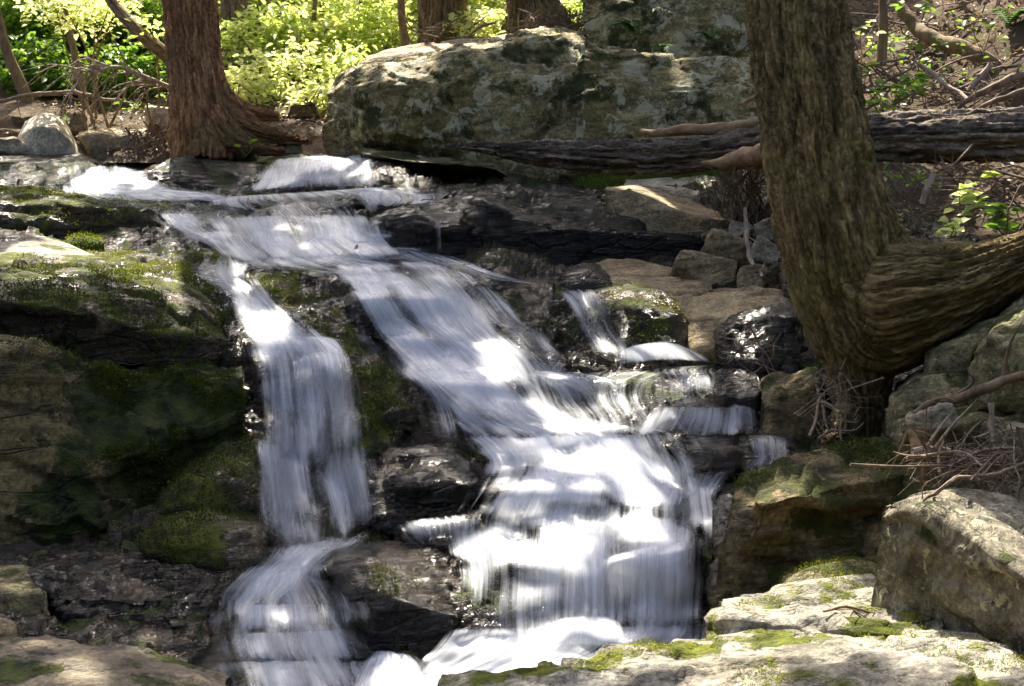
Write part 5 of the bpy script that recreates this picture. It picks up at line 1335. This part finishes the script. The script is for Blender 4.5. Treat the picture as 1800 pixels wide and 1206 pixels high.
def shrub(label, u, v, d, w, h, mat, seed, ns=60, per=16, size=0.11, spread=0.28, group=None, name='shrub', dep=None, stems=7):
    """(u,v) middle of the leaves in the picture, w and h their spread in picture pixels"""
    rg = np.random.RandomState(seed)
    wm, hm = w * d / F, h * d / F
    dp = dep or wm * .5
    ctr = P(u, v, d)
    gz = float(H(ctr[0], ctr[1]))
    base = np.array([ctr[0], ctr[1], min(gz, ctr[2] - hm * .4)])
    root = empty(name, tuple(base))
    tag(root, label, 'shrub', group)
    q = rg.normal(size=(ns, 3)); q /= np.linalg.norm(q, axis=1, keepdims=True)
    q = q * rg.uniform(.25, 1, (ns, 1)) ** .5
    c = ctr + q * np.array([wm / 2, dp, hm / 2])
    c = c + 0.15 * np.stack([fbm(c * 1.3, 2, seed + k) for k in range(3)], -1)
    V, f = sprays(rg, c, per, spread, size)
    mesh_obj('foliage', V, [f], mat, root)
    b = Bag()
    for i in range(stems):
        e = c[rg.randint(ns)]
        s = base + rg.normal(size=3) * np.array([.18, .1, 0]) - np.array([0, 0, .1])
        m = (s + e) / 2 + rg.normal(size=3) * np.array([.12, .1, .05])
        b.tube([s, m, e], [.016, .011, .005], 5, 10)
    b.build('stems', M_STEM, root)
    return root
G1 = None
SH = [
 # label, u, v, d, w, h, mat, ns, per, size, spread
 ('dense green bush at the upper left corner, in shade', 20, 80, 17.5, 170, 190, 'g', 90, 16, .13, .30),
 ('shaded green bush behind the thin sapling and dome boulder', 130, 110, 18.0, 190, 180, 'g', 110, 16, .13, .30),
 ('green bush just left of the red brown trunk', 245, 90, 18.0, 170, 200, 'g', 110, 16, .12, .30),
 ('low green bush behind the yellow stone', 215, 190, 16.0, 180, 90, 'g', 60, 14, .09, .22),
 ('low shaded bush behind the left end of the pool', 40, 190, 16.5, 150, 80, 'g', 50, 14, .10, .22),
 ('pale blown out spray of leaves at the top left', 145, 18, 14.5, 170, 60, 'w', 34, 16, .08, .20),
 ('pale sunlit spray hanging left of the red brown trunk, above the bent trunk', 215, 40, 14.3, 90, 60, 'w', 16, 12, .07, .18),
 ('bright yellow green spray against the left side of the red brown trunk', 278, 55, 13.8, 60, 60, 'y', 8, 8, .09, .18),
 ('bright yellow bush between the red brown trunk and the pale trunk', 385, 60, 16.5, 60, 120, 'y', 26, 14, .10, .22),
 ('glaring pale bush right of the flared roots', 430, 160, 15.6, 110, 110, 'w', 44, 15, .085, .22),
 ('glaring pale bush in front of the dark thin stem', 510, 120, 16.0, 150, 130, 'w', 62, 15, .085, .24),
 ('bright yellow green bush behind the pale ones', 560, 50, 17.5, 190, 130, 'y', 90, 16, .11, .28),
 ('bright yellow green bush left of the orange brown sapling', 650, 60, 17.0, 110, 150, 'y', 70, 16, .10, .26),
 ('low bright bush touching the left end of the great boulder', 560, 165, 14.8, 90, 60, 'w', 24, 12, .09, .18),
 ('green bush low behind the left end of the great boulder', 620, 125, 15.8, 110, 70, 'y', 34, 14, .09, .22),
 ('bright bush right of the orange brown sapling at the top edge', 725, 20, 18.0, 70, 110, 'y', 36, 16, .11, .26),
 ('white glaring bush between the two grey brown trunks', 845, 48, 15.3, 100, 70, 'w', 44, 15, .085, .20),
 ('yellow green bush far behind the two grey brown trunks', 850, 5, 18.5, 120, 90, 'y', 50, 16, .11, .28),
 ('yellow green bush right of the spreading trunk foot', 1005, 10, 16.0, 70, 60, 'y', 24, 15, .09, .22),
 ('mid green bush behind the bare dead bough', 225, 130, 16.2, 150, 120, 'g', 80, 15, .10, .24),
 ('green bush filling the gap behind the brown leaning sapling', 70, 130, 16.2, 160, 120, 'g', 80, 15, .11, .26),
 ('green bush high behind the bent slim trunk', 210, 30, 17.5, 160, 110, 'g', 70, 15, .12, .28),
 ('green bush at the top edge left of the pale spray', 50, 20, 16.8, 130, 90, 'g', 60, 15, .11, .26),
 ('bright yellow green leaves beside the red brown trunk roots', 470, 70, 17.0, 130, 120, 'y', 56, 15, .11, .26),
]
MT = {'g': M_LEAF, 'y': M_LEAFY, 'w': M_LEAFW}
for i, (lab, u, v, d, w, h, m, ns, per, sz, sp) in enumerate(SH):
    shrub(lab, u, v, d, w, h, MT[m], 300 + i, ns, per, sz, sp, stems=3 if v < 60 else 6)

def far_woods():
    rg = np.random.RandomState(77)
    n = 1500
    x = rg.uniform(-14, 14, n); y = rg.uniform(20, 34, n)
    c = np.stack([x, y, H(x, y) + rg.uniform(0.1, 3.4, n) ** 1.1], -1)
    V, f = sprays(rg, c, 14, .55, .22, .5)
    tag(mesh_obj('woodland_foliage', V, [f], M_LEAF, origin=np.zeros(3)), kind='stuff')
    n = 1000
    x = rg.uniform(-8.5, 1.2, n); y = rg.uniform(18.5, 26, n)
    c = np.stack([x, y, H(x, y) + rg.uniform(0.1, 3.0, n)], -1)
    V, f = sprays(rg, c, 14, .45, .16, .5)
    tag(mesh_obj('sunlit_undergrowth', V, [f], M_LEAFY, origin=np.zeros(3)), kind='stuff')
far_woods()
def ravine_woods():  # unseen foliage ring, added to cut low sky light and deepen contrast
    """the wood on both sides of the ravine and downstream, behind the camera: it hides the low sky"""
    rg = np.random.RandomState(79)
    n = 2600
    az = rg.uniform(math.radians(62), math.radians(298), n)          # 0 = upstream
    rr = rg.uniform(10, 17, n)
    x, y = np.sin(az) * rr, 5 + np.cos(az) * rr
    z = -2.5 + rg.uniform(0, 1, n) ** 1.1 * 8.5
    c = np.stack([x, y, z], -1)
    V, f = sprays(rg, c, 9, 1.0, .75, .8)
    tag(mesh_obj('unseen_ravine_foliage', V, [f], M_CANOPY, origin=np.zeros(3)), kind='stuff')
ravine_woods()
def litter():
    rg = np.random.RandomState(78)
    x = np.concatenate([rg.uniform(2.0, 7.5, 12000), rg.uniform(-5, 1.5, 7000)])
    y = np.concatenate([rg.uniform(8.8, 18, 12000), rg.uniform(13.4, 20, 7000)])
    z = H(x, y)
    p = np.stack([x, y, z], -1)
    p[:, 2] += 0.03 + (0.16 * fbm(np.stack([x, y, z], -1) * 0.9, 4, 3) + 0.07 * fbm(np.stack([x, y, z], -1) * 4, 3, 8)) * 1.3
    n = len(x)
    th = rg.uniform(0, 6.28, n)
    dirs = np.stack([np.cos(th), np.sin(th), rg.normal(size=n) * .35], -1)
    nor = np.stack([rg.normal(size=n) * .4, rg.normal(size=n) * .4, np.ones(n)], -1)
    L = rg.uniform(.02, .075, n)
    V, f = leaves(p, dirs, nor, L, L * rg.uniform(.25, .7, n))
    tag(mesh_obj('leaf_litter', V, [f], M_LITTER, origin=np.zeros(3)), kind='stuff')
litter()
def ground_cover():
    """low seedlings and ferny weeds over the right slope and the far bank"""
    rg = np.random.RandomState(81)
    n = 420
    x = np.concatenate([rg.uniform(2.4, 7.5, 300), rg.uniform(-5, 0.8, 120)]); y = np.concatenate([rg.uniform(9.6, 17, 300), rg.uniform(14.2, 18, 120)])
    c = np.stack([x, y, H(x, y) + rg.uniform(.12, .35, n)], -1)
    c = c[fbm(c * np.array([1.2, 1.2, 0]), 3, 12) > 0.02]
    V, f = sprays(rg, c, 9, .13, .075, .5)
    tag(mesh_obj('ground_cover', V, [f], M_LEAF, origin=np.zeros(3)), kind='stuff')
ground_cover()

def moss(o, n, seed, size=.02, mat=None, bias=0.0, fr=3.0, up=0.3, box=None):
    """short moss shoots standing in cushions on a rock"""
    me = o.data
    V = np.empty(len(me.vertices) * 3, np.float32); me.vertices.foreach_get('co', V); V = V.reshape(-1, 3).astype(float)
    N = np.empty(len(me.vertices) * 3, np.float32); me.vertices.foreach_get('normal', N); N = N.reshape(-1, 3).astype(float)
    Wd = V + np.array(o.location)
    rg = np.random.RandomState(seed)
    depth = Wd[:, 1] * CP + Wd[:, 2] * SP
    u = 900 + F * Wd[:, 0] / depth; v = 603 - F * (Wd[:, 2] * CP - Wd[:, 1] * SP) / depth
    m = fbm(Wd * fr, 4, seed) + up * N[:, 2] + bias
    face = (N * Wd).sum(1) < 0.15 * np.linalg.norm(Wd, axis=1)
    ok = (m > 0.12) & face
    if box: ok &= (u > box[0]) & (u < box[2]) & (v > box[1]) & (v < box[3])
    i = np.nonzero(ok)[0]
    if len(i) == 0: return
    i = rg.choice(i, n)
    c = V[i] + rg.normal(size=(n, 3)) * .010
    hgt = 0.72 * size * np.clip((m[i] - 0.12) * 3 + .5, .5, 1.3) * rg.uniform(.6, 1.3, n)
    dr = N[i] + rg.normal(size=(n, 3)) * .55 + np.array([0, 0, .25])
    Vv, f = leaves(c, dr, rg.normal(size=(n, 3)), hgt, hgt * .5, .1, .1)
    mesh_obj('moss', Vv + np.array(o.location), [f], mat or M_MOSSL, o)
def by_label(s): return next(x for x in COL.objects if s in str(x.get('label', '')))
for s, n, sz, bi, up, mt, box in [
    ('huge square mossy', 30000, .024, .06, .25, 0, (150, 600, 450, 1000)), ('huge square mossy', 4000, .018, -.12, .3, 0, (0, 570, 200, 1000)),
    ('dark green mossy ledge', 16000, .022, .05, .35, 0, None), ('bright mossy hump', 9000, .022, .08, .4, 1, None), ('brown and moss covered', 8000, .020, .0, .4, 1, None),
    ('wet mossy wedge', 9000, .022, -.06, .4, 1, None), ('dark broken rock', 5000, .022, -.06, .3, 0, None), ('long low step', 8000, .022, .0, .35, 1, None),
    ('lower of two wet mossy', 5000, .020, -.05, .4, 0, None), ('upper of two wet mossy', 5000, .020, -.03, .4, 0, None), ('flat olive mossy', 3000, .02, 0, .4, 1, None),
    ('black sharp edged', 1800, .018, -.22, .3, 0, None), ('nearest pale slab', 10000, .013, -.36, .3, 1, None), ('middle pale sunlit', 4000, .013, -.34, .3, 1, None),
    ('small rounded farthest', 2500, .014, -.1, .3, 1, None), ('brown mossy bulging', 7000, .018, -.12, .35, 0, None), ('dark mossy wet rock splitting', 2500, .02, -.03, .3, 0, None),
    ('brown dripping rock wall', 2500, .02, -.18, .35, 1, None), ('bright green cushion', 6000, .025, .3, .3, 1, None), ('huge lichen', 7000, .022, -.12, .1, 0, None), ('small lens', 2500, .02, .3, .3, 1, None)]:
    moss(by_label(s), int(n * .8), 50 + n % 97, sz * .75, M_MOSSL if mt else M_MOSSD, bi - .08, 3.6, up, box)

def plant(label, u, v, d, w, h, n, size, mat, seed, stems=3, cat='plant', name='leafy_plant'):
    rg = np.random.RandomState(seed)
    base = P(u, v + h / 2, d)
    root = empty(name, tuple(base)); tag(root, label, cat)
    b = Bag(); cs, ds = [], []
    for s in range(stems):
        e = P(u + rg.uniform(-w / 2, w / 2), v + rg.uniform(-h / 2, 0), d + rg.uniform(-.15, .15))
        m = (base + e) / 2 + rg.normal(size=3) * .03
        b.tube([base, m, e], [.005, .004, .002], 5, 8)
        q = catmull(np.array([base, m, e]), 20)
        for k in range(max(1, n // stems)):
            i = rg.randint(7, 20)
            a = rg.uniform(0, 6.28)
            cs.append(q[i] + rg.normal(size=3) * .012); ds.append([math.cos(a), math.sin(a) * .8, rg.uniform(-.1, .45)])
    cs, ds = np.array(cs), np.array(ds)
    nn = len(cs)
    nor = np.stack([rg.normal(size=nn) * .4, -0.35 + rg.normal(size=nn) * .4, np.ones(nn)], -1)
    L = size * rg.uniform(.7, 1.25, nn)
    V, f = leaves(cs, ds, nor, L, L * .55)
    b.build('stem', M_STEM, root)
    mesh_obj('leaves', V, [f], mat, root)
PL = [
 ('tall leafy plant with yellow lit leaves under the log at the right', 1700, 345, 8.9, 150, 90, 26, .11, M_LEAFY, 1),
 ('broad green plant at the right edge just above the thick root', 1770, 385, 8.4, 110, 70, 26, .11, M_LEAF, 2),
 ('yellow green seedlings on the crest of the thick root', 1670, 398, 8.2, 90, 40, 18, .085, M_LEAFY, 3),
 ('shaded plant with level leaves right of the big trunk, above the log', 1565, 150, 10.4, 110, 80, 30, .10, M_LEAF, 4),
 ('low leafy sprig on the log right of the big trunk', 1545, 185, 10.0, 80, 30, 14, .09, M_LEAF, 5),
 ('sunlit sprig beside the big trunk on the right hillside', 1515, 65, 11.5, 40, 70, 16, .07, M_LEAFY, 6),
 ('green sprig at the top edge above the sunlit hillside', 1610, 10, 12.0, 60, 26, 9, .11, M_LEAF, 7),
 ('little five leaved plant at the left tree foot beside the water', 432, 262, 12.9, 30, 24, 6, .11, M_LEAF, 8),
 ('dark leafed plant in the top right corner of the hillside', 1750, 60, 12.2, 110, 90, 26, .12, M_LEAF, 10),
 ('yellow lit sprig below the slanting fallen trunk on the hillside', 1730, 60, 11.5, 60, 60, 12, .08, M_LEAFY, 11),
 ('green sprig in front of the grey green hillside rock', 1600, 165, 10.3, 90, 40, 16, .09, M_LEAF, 12),
 ('small weed by the trunk side under the log', 1575, 385, 8.6, 50, 36, 12, .06, M_LEAF, 9),
]
for a in PL: plant(*a)
def fern(label, u, v, d, size, seed, nf=8):
    rg = np.random.RandomState(seed)
    base = P(u, v, d)
    root = empty('fern', tuple(base)); tag(root, label, 'fern')
    for k in range(nf):
        a = -math.pi / 2 + rg.uniform(-1.7, 1.7)
        q = catmull(base + np.array([[0, 0, 0], [math.cos(a) * .45, math.sin(a) * .35, .38], [math.cos(a) * .95, math.sin(a) * .7, .30]]) * size * rg.uniform(.7, 1.1), 16)
        t = np.gradient(q, axis=0); t /= np.linalg.norm(t, axis=1, keepdims=True)
        sd = np.cross(t, [0, 0, 1.0]); sd /= np.linalg.norm(sd, axis=1, keepdims=True) + 1e-6
        L = size * .26 * np.sin(np.linspace(.25, 1, 16) * math.pi) ** .7 + .004
        c = np.concatenate([q, q]); dd = np.concatenate([sd + t * .35, -sd + t * .35])
        V, f = leaves(c, dd, np.tile([0, -.2, 1.0], (32, 1)), np.tile(L, 2), np.tile(L * .42, 2), .1, .05)
        Bag().add(V, f).tube(q, .002, 4, 16).build('frond', M_FERN, root)
fern('larger green fern rooted in the cleft above the great boulder', 1118, 60, 12.75, .30, 1)
fern('small fern low on the great boulder face, right of the larger one', 1165, 92, 12.3, .18, 2, 6)
fern('fern at the edge of the big trunk on the great boulder', 1248, 70, 12.5, .2, 3, 7)
fern('dark fern in the top right corner of the hillside', 1775, 40, 12.0, .3, 4)

# ------------------------------------------------------------------ unseen crowns: leaves laid to cast shade, gaps shaped to aim the sun
SPOTS = [(1030, 830, 8, 0.38), (950, 725, 8.5, 0.26), (880, 690, 8.6, 0.12), (1000, 785, 8.1, 0.30), (1150, 850, 7.9, 0.28), (1170, 960, 7.3, 0.14),
         (715, 1190, 6.6, 0.32), (880, 1160, 6.7, 0.55), (1060, 1160, 6.7, 0.39),
         (1330, 1060, 5.5, 0.57), (1480, 1060, 5.5, 0.61), (1590, 1050, 5.7, 0.41), (1250, 1130, 5.2, 0.41), (1400, 1130, 5.1, 0.51), (1560, 1130, 4.9, 0.41), (1150, 1165, 5, 0.34), (1300, 1190, 4.7, 0.27),
         (40, 430, 10.2, 0.78), (150, 430, 10.3, 0.65), (220, 465, 9.9, 0.65), (330, 500, 9.5, 0.55), (375, 555, 9, 0.47), (120, 480, 9.5, 0.39), (300, 545, 8.9, 0.26), (260, 500, 9.5, 0.39), (60, 500, 8.8, 0.26), (30, 345, 11.8, 0.30), (150, 345, 11.9, 0.20),
         (640, 100, 13.6, 0.60), (760, 85, 13.6, 0.70), (880, 65, 13.7, 0.80), (990, 60, 13.6, 0.80),
         (1720, 895, 5.6, .34), (1790, 930, 5.2, .32), (1690, 880, 5.7, .25), (1640, 880, 5.5, 0.18), (1100, 328, 10.9, 0.30), (1200, 350, 10.8, 0.30), (1280, 380, 10.7, 0.20),
         (1310, 555, 8.9, 0.22), (1370, 525, 8.8, 0.18), (1032, 460, 10, 0.12),
         (1560, 60, 12, 0.55), (1640, 40, 12.5, 0.75), (1730, 40, 12.5, 0.60), (1690, 90, 11.6, 0.30), (1550, 20, 11.8, 0.40), (1560, 100, 11.5, 0.25), (1690, 150, 10.8, 0.35), (1640, 120, 11, 0.20), (1760, 185, 10, 0.35), (1670, 380, 8.4, 0.20), (1720, 340, 8.9, 0.20),
         (1740, 425, 7.2, 0.22), (1560, 193, 9.6, 0.20), (1640, 193, 9.5, 0.22), (1720, 192, 9.4, 0.25), (1790, 192, 9.3, 0.30),
         (1150, 625, 9, 0.35), (620, 278, 13, 0.45), (540, 282, 13, 0.30), (640, 335, 12, 0.20),
         (85, 215, 13.6, 0.45), (200, 232, 13.8, 0.52), (282, 200, 14, 0.33), (230, 120, 13.7, 0.78), (145, 15, 14.5, 1.17),
         (160, 1185, 5.8, 0.14), (1240, 320, 11.8, 0.30),
         (720, 960, 7.3, 0.20), (330, 280, 12.6, 0.20), (1390, 640, 8.4, 0.20), (1290, 840, 7.3, 0.12), (700, 350, 11.8, 0.30), (500, 440, 10.6, 0.12)]
def crowns():
    rg = np.random.RandomState(5)
    n = 21000
    g = np.stack([rg.uniform(-6.5, 6.5, n), rg.uniform(2.5, 19, n), np.full(n, -1.2)], -1)
    g[:, 2] = np.interp(g[:, 1], [2.5, 6.5, 13, 19], [-2, -2.3, 0, 1.4])
    t = rg.uniform(9.5, 15, n)
    c = g + SUN * t[:, None]
    keep = ~((g[:, 1] > 14.2) & (g[:, 0] > -2.6) & (g[:, 0] < 2.5)) & ~((g[:, 1] > 15) & (g[:, 0] < -2.4) & (rg.uniform(size=n) < .85))
    keep &= fbm(g * np.array([1.1, 1.1, 0]) + 3, 3, 99) > -0.6
    for (u, v, d, r) in SPOTS:
        p = P(u, v, d); rel = c - p
        dist = np.linalg.norm(rel - (rel @ SUN)[:, None] * SUN, axis=1)
        keep &= rg.uniform(size=n) < sstep(r * 0.9, r * 1.3 + 0.04, dist + 0.25 * r * fbm(c * 2.2, 2, 7))
    c = c[keep]
    el = c[:, 2] / np.maximum(c[:, 1], .1)
    c = c[(c[:, 2] > 3.2) & (el > 0.22)]
    tops = np.array([tp for _, tp in TREES[:6]])
    own = np.linalg.norm(c[:, None, :2] - tops[None, :, :2], axis=-1).argmin(1)
    for k, (root, tp) in enumerate(TREES):
        cc = c[own == k] if k < 6 else tp + rg.normal(size=(40, 3)) * np.array([.5, .5, .6])
        if len(cc) == 0: continue
        m = len(cc)
        th = rg.uniform(0, 6.28, m)
        dirs = np.stack([np.cos(th), np.sin(th), rg.normal(size=m) * .3], -1)
        nor = SUN + rg.normal(size=(m, 3)) * .5
        L = rg.uniform(.18, .42, m)
        V, f = leaves(cc, dirs, nor, L, L * .75)
        mesh_obj('unseen_crown', V, [f], M_CANOPY, root)
crowns()
